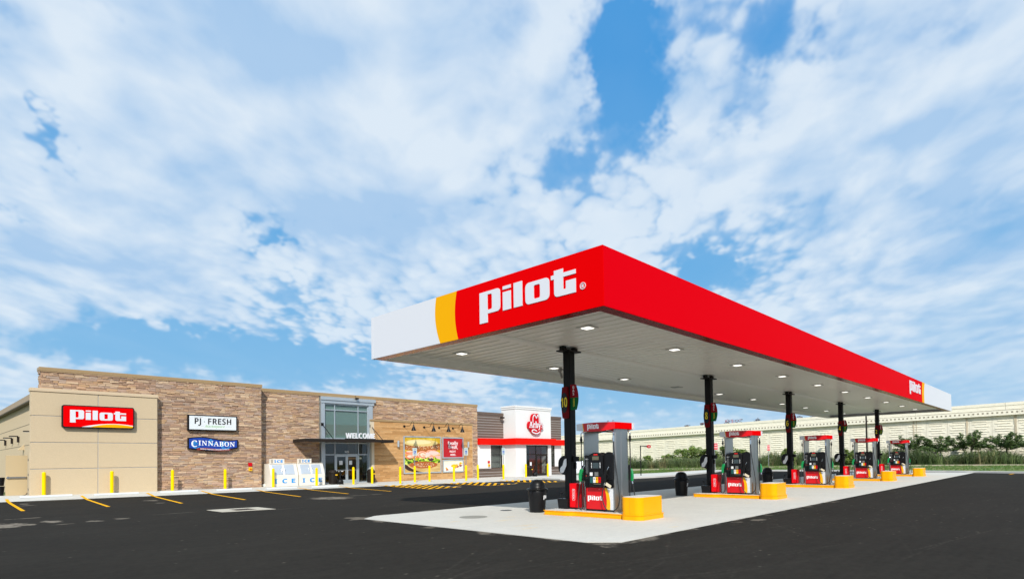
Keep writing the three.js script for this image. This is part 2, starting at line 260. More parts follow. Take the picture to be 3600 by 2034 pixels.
// ---------------------------------------------------------------- ground, paving, markings
const walkF = (x) => interp(x, [-8, 3.46, 10, 17, 22, 26.2, 31, 40, 60], [-39.9, -39.04, -37.8, -37.15, -36.2, -35.25, -34.15, -33.6, -33.3]);
const walkB = (x) => interp(x, [-8, 4.8, 10.7, 17, 37, 60], [0.2, 0.19, 0.15, 0.1, 0.06, 0.06]);
const walkY = (x, z) => { const F = walkF(x); return 0.012 + (walkB(x) - 0.012) * clamp((F - z) / (F + 41.5), 0, 1.05); };
function interp(x, xs, ys) { if (x <= xs[0]) return ys[0]; for (let i = 1; i < xs.length; i++) if (x <= xs[i]) return lerp(ys[i - 1], ys[i], (x - xs[i - 1]) / (xs[i] - xs[i - 1])); return ys[ys.length - 1]; }
{
  // asphalt of the lot, with the pale slurry smears, dust and specks that lie on it
  const X0 = -25, X1 = 75, Z0 = -46, Z1 = 14, W = 2048, H = 1536;
  const smears = [[2.1, -23.2, 0.6, 0.9, 1], [2.5, -23.1, 0.35, 0.35, .9], [2.9, -26, .55, .14, .8], [3.3, -23.7, .28, .5, 1], [3.4, -22.3, .3, .12, .7], [4.2, -22.7, .25, .3, .8], [4.9, -22.9, .22, .35, .7], [3.9, -34.7, .3, .3, .6], [4.0, -36.3, .15, .5, .8], [8.35, -33.3, .28, .7, .8], [8.05, -30.7, .2, .3, .6], [9.5, -16.3, .25, .5, .8], [16.6, -27.45, 1.3, .22, .5], [15.6, -6.45, .35, .16, .7], [12.6, -16.75, .4, .1, .6], [5.6, -38.2, 1.2, .25, .5], [11, -37.3, 1.5, .15, .6], [19, -36.6, 2.2, .2, .6], [25.5, -34.8, 1.6, .3, .7], [2.2, -28.5, .5, .1, .4], [6.6, -23.6, .7, .08, .5], [9.5, -22, 0.9, .06, .4], [20.5, -27.5, 1.4, .07, .35]];
  const specks = []; for (let i = 0; i < 700; i++) specks.push([rr(-2, 30), rr(-36, -3), rr(0.02, 0.05)]);
  for (let i = 0; i < 260; i++) specks.push([rr(14, 40), rr(-6.8, -1), rr(0.02, 0.05)]);
  const amount = new Float32Array(W * H);
  for (const [x, z, r] of specks) { const i = Math.round((x - X0) / (X1 - X0) * W), j = Math.round((z - Z0) / (Z1 - Z0) * H); amount[j * W + i] = Math.max(amount[j * W + i], rr(0.25, 0.9)); }
  // fine scuffs left by tyres and machines
  for (let q = 0; q < 70; q++) { const far = rnd() < 0.35; let x = far ? rr(-4, 24) : rr(2, 16), z = far ? rr(-30, -18) : rr(-8, -2); const a = far ? rr(-0.15, 0.15) : rr(-0.7, 0.5), L = rr(1, 5), w = rr(0.06, 0.2); for (let t = 0; t < L; t += 0.03) { const i = Math.round((x + Math.cos(a) * t - X0) / (X1 - X0) * W), j = Math.round((z + Math.sin(a) * t - Z0) / (Z1 - Z0) * H); if (i >= 0 && j >= 0 && i < W && j < H && rnd() < 0.6) amount[j * W + i] = Math.max(amount[j * W + i], w * rr(0.4, 1)); } }
  const m = tex(W, H, (u, v, i, j) => {
    const x = X0 + u * (X1 - X0), z = Z0 + v * (Z1 - Z0);
    let k = 46 * (1 + 0.055 * fbm(x * 0.22, z * 0.22, 3) + 0.06 * fbm(x * 2.2, z * 2.2, 3, n2b) + rr(-0.06, 0.06) + 0.035 * n2(x * 0.4, z * 6));
    let s = amount[j * W + i];
    const e = fbm(x * 1.6, z * 1.6, 5) + 0.5 * fbm(x * 9, z * 9, 2, n2b);
    for (const [sx, sz, a, b, w] of smears) { const q = ((x - sx) / a) ** 2 + ((z - sz) / b) ** 2; if (q < 4) s = Math.max(s, w * sst(0.05, 0.35, 1.05 - q * 0.8 + e * 1.1 - 0.25)); }
    const dr = Math.hypot((x - 14.15) / 1.05, (z - 26.6 * -1) / 1.5), drain = sst(0.95, 0.5, dr + e * 0.35); s = Math.max(s, drain * 0.95);
    // slurry washed out along the edges of the pad
    const ex = Math.max(9.42 - x, x - 60, 0), ez = Math.max(z + 6.9, -16.4 - z, 0), ed = Math.hypot(ex, ez); if (ed < 0.5 && x < 24) s = Math.max(s, 0.75 * sst(0.08, 0.3, 0.42 - ed + fbm(x * 0.8, z * 0.8, 4) * 0.6 - 0.2) * (e > -0.1 ? 1 : 0.3));
    const track = sst(0.2, 0.6, n2(x * 0.1 + z * 0.05, z * 0.5)) * 1.5;
    k += track;
    const g = s > 0 ? [150, 140, 126] : [0, 0, 0];
    return [lerp(k * 1.0, g[0], s * 0.8), lerp(k * 0.95, g[1], s * 0.8), lerp(k * 0.865, g[2], s * 0.8)];
  });
  m.wrapS = m.wrapT = THREE.ClampToEdgeWrapping;
  const asphaltMat = std(0xffffff, 1, 0, { map: m, spec: 0.12 });
  const g = new THREE.PlaneGeometry(X1 - X0, Z1 - Z0).rotateX(-Math.PI / 2).translate((X0 + X1) / 2, 0, (Z0 + Z1) / 2);
  const uv = g.attributes.uv; for (let i = 0; i < uv.count; i++) uv.setY(i, 1 - uv.getY(i));
  struct('asphalt_lot', g, asphaltMat, true);
}
const groundMap = tex(512, 512, (u, v) => { const k = 1 + 0.25 * pA(u * 8, v * 8) + 0.25 * pC(u * 128, v * 128), b = sst(-0.1, 0.6, pB(u * 8, v * 8)); return [lerp(76, 128, b) * k, lerp(92, 110, b) * k, lerp(42, 66, b) * k]; }, { repeat: [0.12, 0.12] });
struct('ground', sheet([[-1500, -1500], [1500, -1500], [1500, 1500], [-1500, 1500]], -0.03), std(0xffffff, 1, 0, { map: groundMap }));
struct('outer_road', sheet([[-120, -40], [-25, -40], [-25, 14], [75, 14], [75, 120], [-120, 120]], -0.006), std([0.032, 0.031, 0.029], 0.95));
{ // concrete pad under the canopy
  const pts = [[9.95, -6.9], [62.5, -6.9], [62.5, -16.4], [10.2, -16.4], [9.5, -15.85], [9.5, -7.5]];
  const padMap = tex(2048, 512, (u, v) => {
    const x = 9 + u * 54, z = -17 + v * 11;
    const st = n2(x * 0.9, z * 14) * 0.012 + fbm(x * 0.5, z * 0.5, 3) * 0.022 + fbm(x * 4, z * 4, 2, n2b) * 0.02 + rr(-0.016, 0.016);
    let k = 1 + st, r = 0;
    for (const [a, b, w] of [[11, -10.6, .22], [10.6, -10.1, .18], [12.4, -12.6, .15], [11.6, -12, .2], [17.4, -8.4, .12], [12.9, -7.4, .12], [21, -9, .14], [10.5, -12.9, .15]]) { const q = Math.hypot((x - a) / (w * 2), (z - b) / w) + fbm(x * 5, z * 5, 2) * 0.8; if (q < 1) r = Math.max(r, 0.10 * (1 - q)); }
    const jx = Math.abs(((x - 9.5 - 4.78) % 4.78 + 4.78) % 4.78 - 2.39), joint = (Math.abs(jx - 2.39) < 0.016 || Math.abs(z + 11.65) < 0.014) ? 0.07 : 0;
    if (rnd() < 0.0012) k -= 0.2;
    k -= joint;
    return [203 * k * (1 + r * 0.3), 200 * k * (1 - r * 0.2), 191 * k * (1 - r)];
  });
  const g = plan(pts, -0.2, 0.012), p = g.attributes.position, uv = g.attributes.uv;
  for (let i = 0; i < p.count; i++) uv.setXY(i, (p.getX(i) - 9) / 54, (p.getZ(i) + 17) / 11);
  struct('concrete_pad', g, std(0xffffff, 0.88, 0, { map: padMap }), true);
  const cover = (x, z, r, label, mat) => { const t = thing('manhole_cover', label, 'manhole cover', [x, 0.012, z], 'round covers set in the concrete pad'); mk('rim', new THREE.RingGeometry(r * 0.86, r, 40).rotateX(-Math.PI / 2).translate(x, 0.0175, z), mat[0], t); mk('lid', cyl(x, z, 0.0125, 0.016, r * 0.86, r * 0.86, 36), mat[1], t); };
  const gm = std([0.30, 0.29, 0.25], 0.8), dm = std([0.03, 0.03, 0.03], 0.6);
  cover(11.72, -13.45, 0.42, 'large grey round cover in the concrete pad near its far left tip', [gm, gm]);
  cover(13.9, -14.28, 0.2, 'small black round cover in the pad behind the nearest trash can', [dm, dm]);
}
{ // flush concrete walk along the shop fronts
  const xs = []; for (let x = -8; x <= 60; x += 1) xs.push(x);
  const P = [], I = [], zc = 6;
  for (const x of xs) for (let k = 0; k <= zc; k++) { const z = lerp(walkF(x), -43.2, k / zc); P.push(x, walkY(x, z), z); }
  for (let i = 0; i < xs.length - 1; i++) for (let k = 0; k < zc; k++) { const a = i * (zc + 1) + k, b = a + zc + 1; I.push(a, b, a + 1, b, b + 1, a + 1); }
  const g = new THREE.BufferGeometry(); g.setAttribute('position', new THREE.Float32BufferAttribute(P, 3)); g.setIndex(I); g.computeVertexNormals();
  struct('concrete_walk', g, M.walk);
}
{ // parking lines (each a strip that follows the ground), hatched aisles
  const strip = (a, b, w, name, mat) => {
    const d = [b[0] - a[0], b[1] - a[1]], L = Math.hypot(...d), n = [-d[1] / L * w / 2, d[0] / L * w / 2], P = [], I = [], N = 14;
    for (let i = 0; i <= N; i++) { const x = a[0] + d[0] * i / N, z = a[1] + d[1] * i / N; for (const s of [-1, 1]) { const X = x + n[0] * s, Z = z + n[1] * s; P.push(X, (Z < walkF(X) ? walkY(X, Z) : 0) + 0.006 + (Math.abs(Z - walkF(X)) < 1 ? 0.012 : 0), Z); } }
    for (let i = 0; i < N; i++) { const q = i * 2; I.push(q, q + 2, q + 1, q + 1, q + 2, q + 3); }
    const g = new THREE.BufferGeometry(); g.setAttribute('position', new THREE.Float32BufferAttribute(P, 3)); g.setIndex(I); g.computeVertexNormals();
    if (g.attributes.normal.getY(0) < 0) { const ix = g.index.array; for (let i = 0; i < ix.length; i += 3) { const t = ix[i]; ix[i] = ix[i + 1]; ix[i + 1] = t; } g.computeVertexNormals(); }
    return struct(name, g, mat);
  };
  const S = [[[3.35, -30.4], [3.78, -40.2]], [[6.02, -30], [6.85, -40.2]], [[8.58, -29.4], [9.9, -40.1]], [[11.24, -29.3], [12.75, -40]], [[13.9, -29.2], [15.55, -38.8]], [[16.61, -29.3], [18.3, -38.8]], [[19.31, -29.3], [20.95, -38.2]], [[1.0, -30.6], [0.9, -40.2]]];
  for (const [a, b] of S) strip(a, b, 0.13, 'parking_line', M.stripe);
  // two hatched aisles: outline and bars
  const hatch = (P) => {
    const [A, B, C, D] = P; // near left, near right, far right, far left
    strip(A, B, 0.11, 'parking_line', M.stripe); strip(A, D, 0.11, 'parking_line', M.stripe); strip(B, C, 0.10, 'parking_line', M.blueLine);
    const xl = (z) => lerp(A[0], D[0], (z - A[1]) / (D[1] - A[1])), xr = (z) => lerp(B[0], C[0], (z - B[1]) / (C[1] - B[1]));
    for (let k = 0; k < 13; k++) { let z = -27 - k * 0.82, x = xl(z); if (z > A[1]) { x += z - A[1]; z = A[1] - 0.05; } if (z < D[1] + 0.6 || x > xr(z) - 0.3) continue; let e = 0; while (e < 4 && x + e < xr(z - e) - 0.03 && z - e > D[1]) e += 0.02; e = Math.min(e, z - walkF(x + e) + 0.9); if (e > 0.2) strip([x, z], [x + e, z - e], 0.2, 'hatch_bar', M.stripe); }
  };
  hatch([[22.05, -29.3], [24.76, -29.55], [26.3, -37.2], [23.5, -37.4]]);
  hatch([[26.94, -29.35], [29.65, -29.4], [31.2, -36.6], [28.2, -37]]);
  hatch([[31.9, -28.9], [34.6, -29], [36.2, -36.2], [33.3, -36.4]]);
  for (const [a, b] of [[[37.2, -29], [38.7, -36]], [[25.1, -30.6], [26.3, -31.4]], [[30.1, -30], [31.2, -30.8]], [[62, -14.5], [64, -13]], [[58, -4.2], [60.5, -4.1]]]) strip(a, b, 0.12, 'parking_line', M.stripe);
  // concrete collar of the storm drain in the lot
  struct('drain_collar', plan([[7.86, -24.1], [7.86, -22.55], [9.62, -22.2], [9.62, -23.85]], -0.1, 0.008), std([0.50, 0.46, 0.38], 0.95, 0, { spec: 0.15, bumpMap: grainTex, bumpScale: 0.002 }));
  const t = thing('drain_grate', 'dark square iron grate in the small concrete collar on the asphalt', 'drain grate', [8.76, 0.008, -23.05]);
  mk('frame', plan([[8.42, -23.45], [9.1, -23.4], [9.1, -22.65], [8.42, -22.7]], 0.002, 0.014), std([0.20, 0.165, 0.13], 0.95, 0, { spec: 0.1 }), t);
  for (let i = 0; i < 7; i++) mk('bar', bx(8.5 + i * 0.085, 8.54 + i * 0.085, 0.0145, 0.02, -23.38, -22.74), M.darkMetal, t);
  const t2 = thing('drain_cover', 'small round iron drain lid in the pale washed patch of asphalt', 'drain cover', [14.15, 0.004, -26.7]);
  mk('lid', cyl(14.15, -26.7, 0.004, 0.01, 0.16, 0.16, 24), M.darkMetal, t2); mk('rim', new THREE.RingGeometry(0.17, 0.21, 24).rotateX(-Math.PI / 2).translate(14.15, 0.009, -26.7), std([0.2, 0.19, 0.18], 0.8), t2);
}
{ // precast wheel stops at the head of each bay
  const L = [[4.3, 6.46, -40.35, 'first from the left, before the tan panel wall'], [7.35, 9.42, -39.9, 'second from the left, at the corner of the tan wall'], [10.43, 12.43, -39.6, 'third from the left, before the left end of the stone wall'], [13.4, 15.5, -39.4, 'fourth from the left, below the stone wall signs'], [16.2, 18.2, -38.8, 'fifth from the left, before the left ice chest'], [19, 21, -38.3, 'sixth from the left, before the right ice chest']];
  for (const [a, b, z, w] of L) {
    const y = walkY((a + b) / 2, z), g = ext(shp([[-0.08, 0], [0.08, 0], [0.06, 0.085], [0.04, 0.1], [-0.04, 0.1], [-0.06, 0.085]]), b - a); g.rotateY(Math.PI / 2).translate(a, y + 0.004, z);
    tag(mk('wheel_stop', g, std([0.62, 0.64, 0.64], 0.9, 0, { bumpMap: grainTex, bumpScale: 0.002 })), 'concrete wheel stop, ' + w, 'wheel stop', 'wheel stops along the shop walk');
  }
}
{ // kerbs, verge, path beyond the lot
  const kerb = (line, w, h) => {
    const P = [], N = []; for (let i = 0; i < line.length; i++) { const a = line[Math.max(0, i - 1)], b = line[Math.min(line.length - 1, i + 1)], d = Math.hypot(b[0] - a[0], b[1] - a[1]); N.push([-(b[1] - a[1]) / d, (b[0] - a[0]) / d]); }
    const outl = [...line.map((p, i) => [p[0] - N[i][0] * 0, p[1]]), ...line.map((p, i) => [p[0] + N[i][0] * w, p[1] + N[i][1] * w]).reverse()];
    return plan(outl, -0.1, h);
  };
  const front = [[36.5, -31], [38, -28.8], [40.5, -27.4], [44, -26.8], [50, -27.2], [56.3, -28.5], [61.5, -29.8], [66.4, -31.3]];
  struct('kerb', kerb(front.slice().reverse(), 0.22, 0.14), M.kerb);
  struct('concrete_island', plan([...front.map(([x, z]) => [x, z - 0.2]), [66.4, -33.4], [60, -32.9], [54, -32.2], [47, -33.4], [38, -37]], -0.1, 0.125), M.walk);
  const side = [[66.4, -31.6], [66.2, -20], [63.3, -9], [60.4, -3], [56, 8], [50, 20]];
  struct('kerb', kerb(side.slice().reverse(), 0.9, 0.14), M.kerb);
  const verge = tex(512, 512, (u, v) => { const k = 1 + 0.3 * pB(u * 32, v * 32) + 0.3 * pC(u * 128, v * 128), b = sst(0.0, 0.7, pA(u * 8, v * 8) + 0.6 * pB(u * 16, v * 16)); return [lerp(74, 150, b) * k, lerp(104, 128, b) * k, lerp(36, 72, b) * k]; }, { repeat: [0.1, 0.1] });
  struct('grass_verge', plan([[47.5, -37], [47.5, -33.5], [54, -32.3], [60, -33], [66.4, -33.5], [67.2, -31], [67.1, -20], [64.2, -9], [61.3, -3], [57, 8], [51, 20], [120, 20], [120, -75], [62, -75], [61, -39]], -0.1, 0.10), std(0xffffff, 1, 0, { map: verge }));
  struct('mulch_bed', sheet([[57.5, -32.4], [66.4, -33.3], [66.6, -36], [61, -35]], 0.112), std([0.36, 0.24, 0.13], 1, 0, { bumpMap: grainTex, bumpScale: 0.03 }));
  struct('concrete_apron', sheet([[48, -48], [61, -46], [61, -38], [50, -37], [48, -37]], 0.114), M.walk);
  struct('dirt_path', sheet([[50, -46], [64, -41.5], [76, -35], [86, -26], [92, -12], [92, 14], [100, 14], [100, -13], [94, -28], [84, -40], [70, -48], [52, -54]], 0.108), std([0.40, 0.33, 0.22], 1, 0, { bumpMap: grainTex, bumpScale: 0.01 }));
}

// ---------------------------------------------------------------- the shop building
const ZT = -41.18, Z1 = -41.63, Q = 1.0055, Z2 = -42.117 * Q, ZW = -41.767 * Q, ZS = -42.15 * Q, ZB = -40.65;
const Xq = (x) => x * Q, Yq = (y) => 1.7 + (y - 1.7) * Q;
const shop = thing('shop_building', 'long shop building of tan panels and stacked stone with a glass entrance', 'building', [21, 0, -46]);
{
  // core walls (closed, hollow at the entrance)
  [bx(5.2, 10.75, -0.1, 5.6, -60, ZT - 0.14), bx(10.75, 17, -0.1, 5.6, -60, Z2 - 0.06), bx(17, 21.7, -0.1, 6.6, -60, Z2 - 0.06), bx(5.35, 17.0, 5.6, 6.85, Z1 - 0.58, Z1 - 0.12), bx(26.15, 37.35, -0.1, 6.55, -60, Z2 - 0.06), bx(21.7, 26.15, 6.15, 6.6, -60, Z2 - 0.06), bx(21.7, 26.15, -0.1, 6.15, -60, -48.2), bx(10.76, 17.05, -0.1, 5.6, Z2 - 0.05, Z1 - 0.11)].forEach((g) => mk('wall', g, M.stucco, shop));
  mk('rear_roof_edge', [bx(4.95, 5.25, 5.42, 5.75, -60, ZT - 0.55)], M.cope, shop);
  mk('gutter_line', [bx(4.9, 5.25, 5.34, 5.40, -60, ZT - 0.55)], M.copeDark, shop);
  mk('wall_reveal', [bx(5.19, 5.21, 4.19, 4.21, -60, ZT - 0.6), bx(5.19, 5.21, 2.99, 3.01, -60, ZT - 0.6)], M.copeDark, shop);
  // tan panel block: backing and eight panels with open joints
  const tan = mk('tan_wall', [bx(4.86, 10.67, -0.1, 5.76, ZT - 0.5, ZT - 0.03)], M.joint, shop);
  const xs = [4.83, 7.765, 10.69], ys = [0.0, 1.6, 3.035, 4.475, 5.775];
  for (let i = 0; i < 2; i++) for (let j = 0; j < 4; j++) { const g = 0.018; mk('panel', bx(xs[i] + (i ? g : 0), xs[i + 1] - (i ? 0 : g), ys[j] + (j ? g : -0.1), ys[j + 1] - g, ZT - 0.06, ZT, 0.006), M.stucco, tan); }
  for (let j = 0; j < 4; j++) mk('panel', bx(4.83, 4.87, ys[j] + (j ? 0.018 : -0.1), ys[j + 1] - 0.018, ZT - 0.55, ZT - 0.061), M.stucco, tan);
  for (let j = 0; j < 4; j++) mk('panel', bx(10.66, 10.70, ys[j] + (j ? 0.018 : -0.1), ys[j + 1] - 0.018, ZT - 0.44, ZT - 0.061), M.stucco, tan);
  mk('coping', bx(4.79, 10.73, 5.775, 5.96, ZT - 0.6, ZT + 0.045, 0.012), std([0.64, 0.50, 0.33], 0.6), shop);

  // stacked ledge stone
  const PAL = [[192, 160, 128], [182, 146, 116], [170, 134, 110], [204, 176, 146], [150, 122, 102], [180, 150, 132], [212, 186, 154], [164, 140, 126], [146, 118, 100], [190, 154, 114], [174, 154, 140]].map((c) => lin3(...c.map((v, i) => lerp(v, [177, 149, 124][i], 0.32))));
  const walls = { a: mk('stone_wall', [bx(5.3, 17.04, 5.6, 6.93, Z1 - 0.6, Z1 - 0.03), bx(10.74, 17.04, -0.1, 5.6, Z2 - 0.04, Z1 - 0.03)], M.mortar, shop), b: mk('stone_wall', [bx(17.04, 21.65, -0.1, 6.82, Z2 - 0.5, Z2 - 0.03), bx(26.1, 37.45, 5.1, 6.8, Z2 - 0.5, Z2 - 0.03), bx(36.4, 37.45, -0.1, 5.1, Z2 - 0.5, Z2 - 0.03), bx(21.65, 26.1, 6.7, 6.82, Z2 - 0.5, Z2 - 0.03)], M.mortar, shop) };
  const stones = [];
  const stone = (x0, x1, y0, y1, z, ax, where) => {
    const d = rr(0.015, 0.06), w = x1 - x0, h = y1 - y0, j = () => rr(-0.012, 0.012), back = 0.03;
    const f = [[x0 + 0.006, y0 + 0.005], [x1 - 0.006, y0 + 0.005], [x1 - 0.006, y1 - 0.005], [x0 + 0.006, y1 - 0.005]];
    const P = [...f.map(([x, y]) => [x, y, -back]), ...f.map(([x, y]) => [x + j() * 0.6, y + j() * 0.35, d + j()]), [x0 + w * rr(0.35, 0.65), y0 + h * rr(0.4, 0.6), d + rr(0, 0.022)]];
    const T = [[4, 5, 8], [5, 6, 8], [6, 7, 8], [7, 4, 8], [0, 1, 5], [0, 5, 4], [1, 2, 6], [1, 6, 5], [2, 3, 7], [2, 7, 6], [3, 0, 4], [3, 4, 7]], pos = [];
    for (const t of T) for (const v of t) { const [x, y, o] = P[v]; ax === 'z' ? pos.push(x, y, z + o) : pos.push(z - o, y, x); }
    const g = new THREE.BufferGeometry(); g.setAttribute('position', new THREE.Float32BufferAttribute(pos, 3));
    g.computeVertexNormals();
    const c = PAL[Math.floor(rnd() * PAL.length)], k = rr(0.96, 1.18), col = new Float32Array(pos.length); for (let i = 0; i < pos.length; i += 3) { col[i] = c[0] * k; col[i + 1] = c[1] * k; col[i + 2] = c[2] * k; }
    g.setAttribute('color', new THREE.BufferAttribute(col, 3));
    stones.push({ g, where, size: w * h / ((x0 + x1) ** 2 * 0.25 + z * z) });
  };
  const lay = (x0, x1, y0, y1, z, where, ax = 'z') => {
    let y = y0;
    while (y < y1 - 0.04) {
      let h = Math.min(rr(0.07, 0.145), y1 - y); if (y1 - y - h < 0.05) h = y1 - y;
      let x = x0 - rr(0, 0.25);
      while (x < x1 - 0.05) {
        let w = rr(0.22, 0.72), a = Math.max(x, x0), b = Math.min(x + w, x1); if (x1 - b < 0.09) b = x1;
        if (b - a > 0.06) {
          if (h > 0.115 && rnd() < 0.35) { const m = y + h * rr(0.4, 0.6); stone(a, b, y, m, z, ax, where); const s = a + (b - a) * rr(0.35, 0.65); stone(a, s, m, y + h, z, ax, where); stone(s, b, m, y + h, z, ax, where); } else stone(a, b, y, y + h, z, ax, where);
        }
        x = b < x1 ? Math.max(x + w, b) : x1;
      }
      y += h;
    }
  };
  lay(5.29, 10.72, 5.8, 6.93, Z1, 'a'); lay(10.72, 17.05, 0.0, 6.93, Z1, 'a'); lay(Z1 - 0.6, Z1, 5.8, 6.93, 5.29, 'a', 'x');
  lay(17.05, 21.62, 0.0, 6.82, Z2, 'b'); lay(26.15, Xq(37.3), 5.12, 6.78, Z2, 'b'); lay(Xq(36.42), Xq(37.3), 0.0, 5.12, Z2, 'b');
  stones.sort((p, q) => q.size - p.size);
  stones.slice(0, 300).forEach((s) => mk('stone', s.g, M.stone, walls[s.where]));
  for (const w of ['a', 'b']) { const o = mk('stone', stones.slice(300).filter((s) => s.where === w).map((s) => s.g), M.stone, walls[w]); o.userData.kind = 'stuff'; }
  console.log('stones', stones.length);
  const copeAt = (x0, x1, y, z, h) => { mk('coping', bx(x0, x1, y, y + h, z - 0.7, z + 0.09, 0.012), M.cope, shop); mk('coping_edge', bx(x0 + 0.02, x1 - 0.02, y - 0.055, y, z - 0.66, z + 0.075), std([0.44, 0.30, 0.16], 0.5), shop); };
  copeAt(5.2, 17.1, 6.98, Z1, 0.18); copeAt(17.06, Xq(37.32), 6.82, Z2, 0.19);

  // wood clad bay, plank by plank
  const bay = mk('wood_bay', [bx(26.1, Xq(36.38), -0.1, 5.02, Z2 - 0.2, ZW - 0.022)], M.copeDark, shop);
  let y = 0.0, row = 0;
  while (y < 4.98) {
    const y1 = Math.min(y + 0.151, 4.985); let x = Xq(26.0) - ((row * 0.47) % 1.2);
    while (x < Xq(36.38) - 0.02) { let a = Math.max(x, Xq(26.0)), b = Math.min(x + 1.2, Xq(36.38)); if (b - a > 0.02) { const g = bx(a + 0.002, b - 0.002, y + 0.0015, y1 - 0.0015, ZW - 0.02, ZW + rr(-0.001, 0.0015)); boxUV(g); const o = rr(0, 9), uv = g.attributes.uv; for (let i = 0; i < uv.count; i++) uv.setXY(i, uv.getX(i) + o, uv.getY(i) + o * 0.37); mk('plank', g, WOODS[Math.floor(rnd() * 3)], bay, true); } x += 1.2; }
    y = y1; row++;
  }
  mk('bay_return', bx(Xq(25.75), Xq(26.0) - 0.003, -0.1, 4.985, Z2 - 0.2, ZW), std([0.66, 0.55, 0.40], 0.6), bay);
  mk('corner_trim', bx(Xq(36.385), Xq(36.41), -0.1, 4.985, Z2 - 0.2, ZW + 0.006), M.tanPaint, bay);
  mk('coping', bx(Xq(25.72), Xq(36.42), 4.99, 5.15, Z2 - 0.03, ZW + 0.05, 0.01), M.cope, shop);

  // glazed entrance
  const en = mk('entrance_frame', [bx(Xq(21.6), Xq(21.9), 0, 6.25, Z2 - 0.25, Z2 + 0.16), bx(Xq(25.63), Xq(26.0), 0, 6.25, Z2 - 0.25, Z2 + 0.16), bx(Xq(21.58), Xq(26.12), 6.24, 6.47, Z2 - 0.25, Z2 + 0.2, 0.008), bx(Xq(21.56), Xq(26.22), 6.475, 6.73, Z2 - 0.25, Z2 + 0.27, 0.008)], M.alum, shop);
  const zf = Z2 + 0.0, bar = (a, b, c, d) => mk('mullion', bx(a, b, c, d, zf - 0.06, zf + 0.06, 0.004), M.alum, en);
  const X = [21.9, 22.72, 22.83, 24.69, 24.8, 25.63].map(Xq);
  bar(X[0], X[0] + 0.07, 0.07, 6.23); bar(X[5] - 0.07, X[5], 0.07, 6.23); bar(X[1], X[1] + 0.075, 2.31, 6.23); bar(X[4] - 0.09, X[4] - 0.015, 2.31, 6.23);
  for (const yy of [[5.72, 5.79], [6.15, 6.235], [3.5, 3.6], [3.16, 3.26], [2.27, 2.35]]) { bar(X[0] + 0.071, X[1] - 0.001, ...yy); bar(X[1] + 0.076, X[4] - 0.091, ...yy); bar(X[4] - 0.014, X[5] - 0.071, ...yy); }
  bar(X[1], X[2], 0.07, 2.27); bar(X[3], X[4], 0.07, 2.27); bar(X[0] + 0.07, X[1], 0.07, 0.17); bar(X[4], X[5] - 0.07, 0.07, 0.17);
  const cols = [[X[0] + 0.075, X[1] - 0.004], [X[1] + 0.08, X[4] - 0.095], [X[4] - 0.01, X[5] - 0.075]];
  for (const [a, b] of cols) { for (const [c, d] of [[3.605, 5.715], [5.795, 6.145]]) { mk('pane', bx(a, b, c, d, zf - 0.004, zf), M.glass, en); mk('window_blind', bx(a, b, c, d, zf - 0.055, zf - 0.045), M.shadeBlind, en); } mk('pane', bx(a, b, 2.355, 3.155, zf - 0.004, zf), M.tinted, en); }
  mk('pane', bx(X[0] + 0.075, X[1] - 0.004, 0.175, 2.265, zf - 0.004, zf), M.tinted, en); mk('pane', bx(X[4] + 0.004, X[5] - 0.075, 0.175, 2.265, zf - 0.004, zf), M.glass, en);
  const dm = (X[2] + X[3]) / 2;
  for (const [a, b, s] of [[X[2] + 0.005, dm - 0.004, 1], [dm + 0.004, X[3] - 0.005, 0]]) {
    const d = mk('door', [bx(a, a + 0.1, 0.09, 2.26, zf - 0.03, zf + 0.03), bx(b - 0.1, b, 0.09, 2.26, zf - 0.03, zf + 0.03), bx(a + 0.1, b - 0.1, 2.15, 2.26, zf - 0.03, zf + 0.03), bx(a + 0.1, b - 0.1, 0.09, 0.36, zf - 0.03, zf + 0.03)], M.alum, shop);
    mk('pane', bx(a + 0.1, b - 0.1, 0.36, 2.15, zf - 0.004, zf), M.tinted, d);
    mk('push_bar', bx(a + 0.1, b - 0.1, 1.1, 1.125, zf + 0.01, zf + 0.03), M.alum, d);
    const hx = s ? b - 0.06 : a + 0.06; mk('handle', tube([[hx, 0.8, zf + 0.03], [hx, 0.82, zf + 0.09], [hx, 1.0, zf + 0.1], [hx, 1.16, zf + 0.09], [hx, 1.18, zf + 0.03]], 0.014, 20, 6), M.chrome, d);
    mk('notice', bx(s ? a + 0.3 : a + 0.2, s ? a + 0.58 : a + 0.46, 1.52, 1.84, zf + 0.002, zf + 0.004), M.paper, d);
  }
  mk('notice', bx(X[2] + 0.22, X[2] + 0.62, 1.0, 1.05, zf + 0.036, zf + 0.04), M.paper, shop);
  const num = textGeo('525', 0.16, 0.004); mk('house_number', num.translate(Xq(23.6), 2.45, zf + 0.001), M.paper, shop);
  // vestibule behind the glass
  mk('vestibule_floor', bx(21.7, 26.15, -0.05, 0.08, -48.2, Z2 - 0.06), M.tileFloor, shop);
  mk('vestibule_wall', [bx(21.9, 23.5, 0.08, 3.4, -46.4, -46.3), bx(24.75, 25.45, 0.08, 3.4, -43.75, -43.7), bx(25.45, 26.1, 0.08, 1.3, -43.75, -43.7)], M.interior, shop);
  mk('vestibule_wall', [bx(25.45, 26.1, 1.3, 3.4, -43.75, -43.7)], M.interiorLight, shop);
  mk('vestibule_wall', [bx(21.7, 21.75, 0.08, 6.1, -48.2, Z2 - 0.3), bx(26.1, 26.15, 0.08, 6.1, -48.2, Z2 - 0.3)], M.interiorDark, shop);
  mk('vestibule_ceiling', bx(21.75, 26.1, 3.42, 3.5, -48.2, Z2 - 0.1), M.interiorDark, shop);
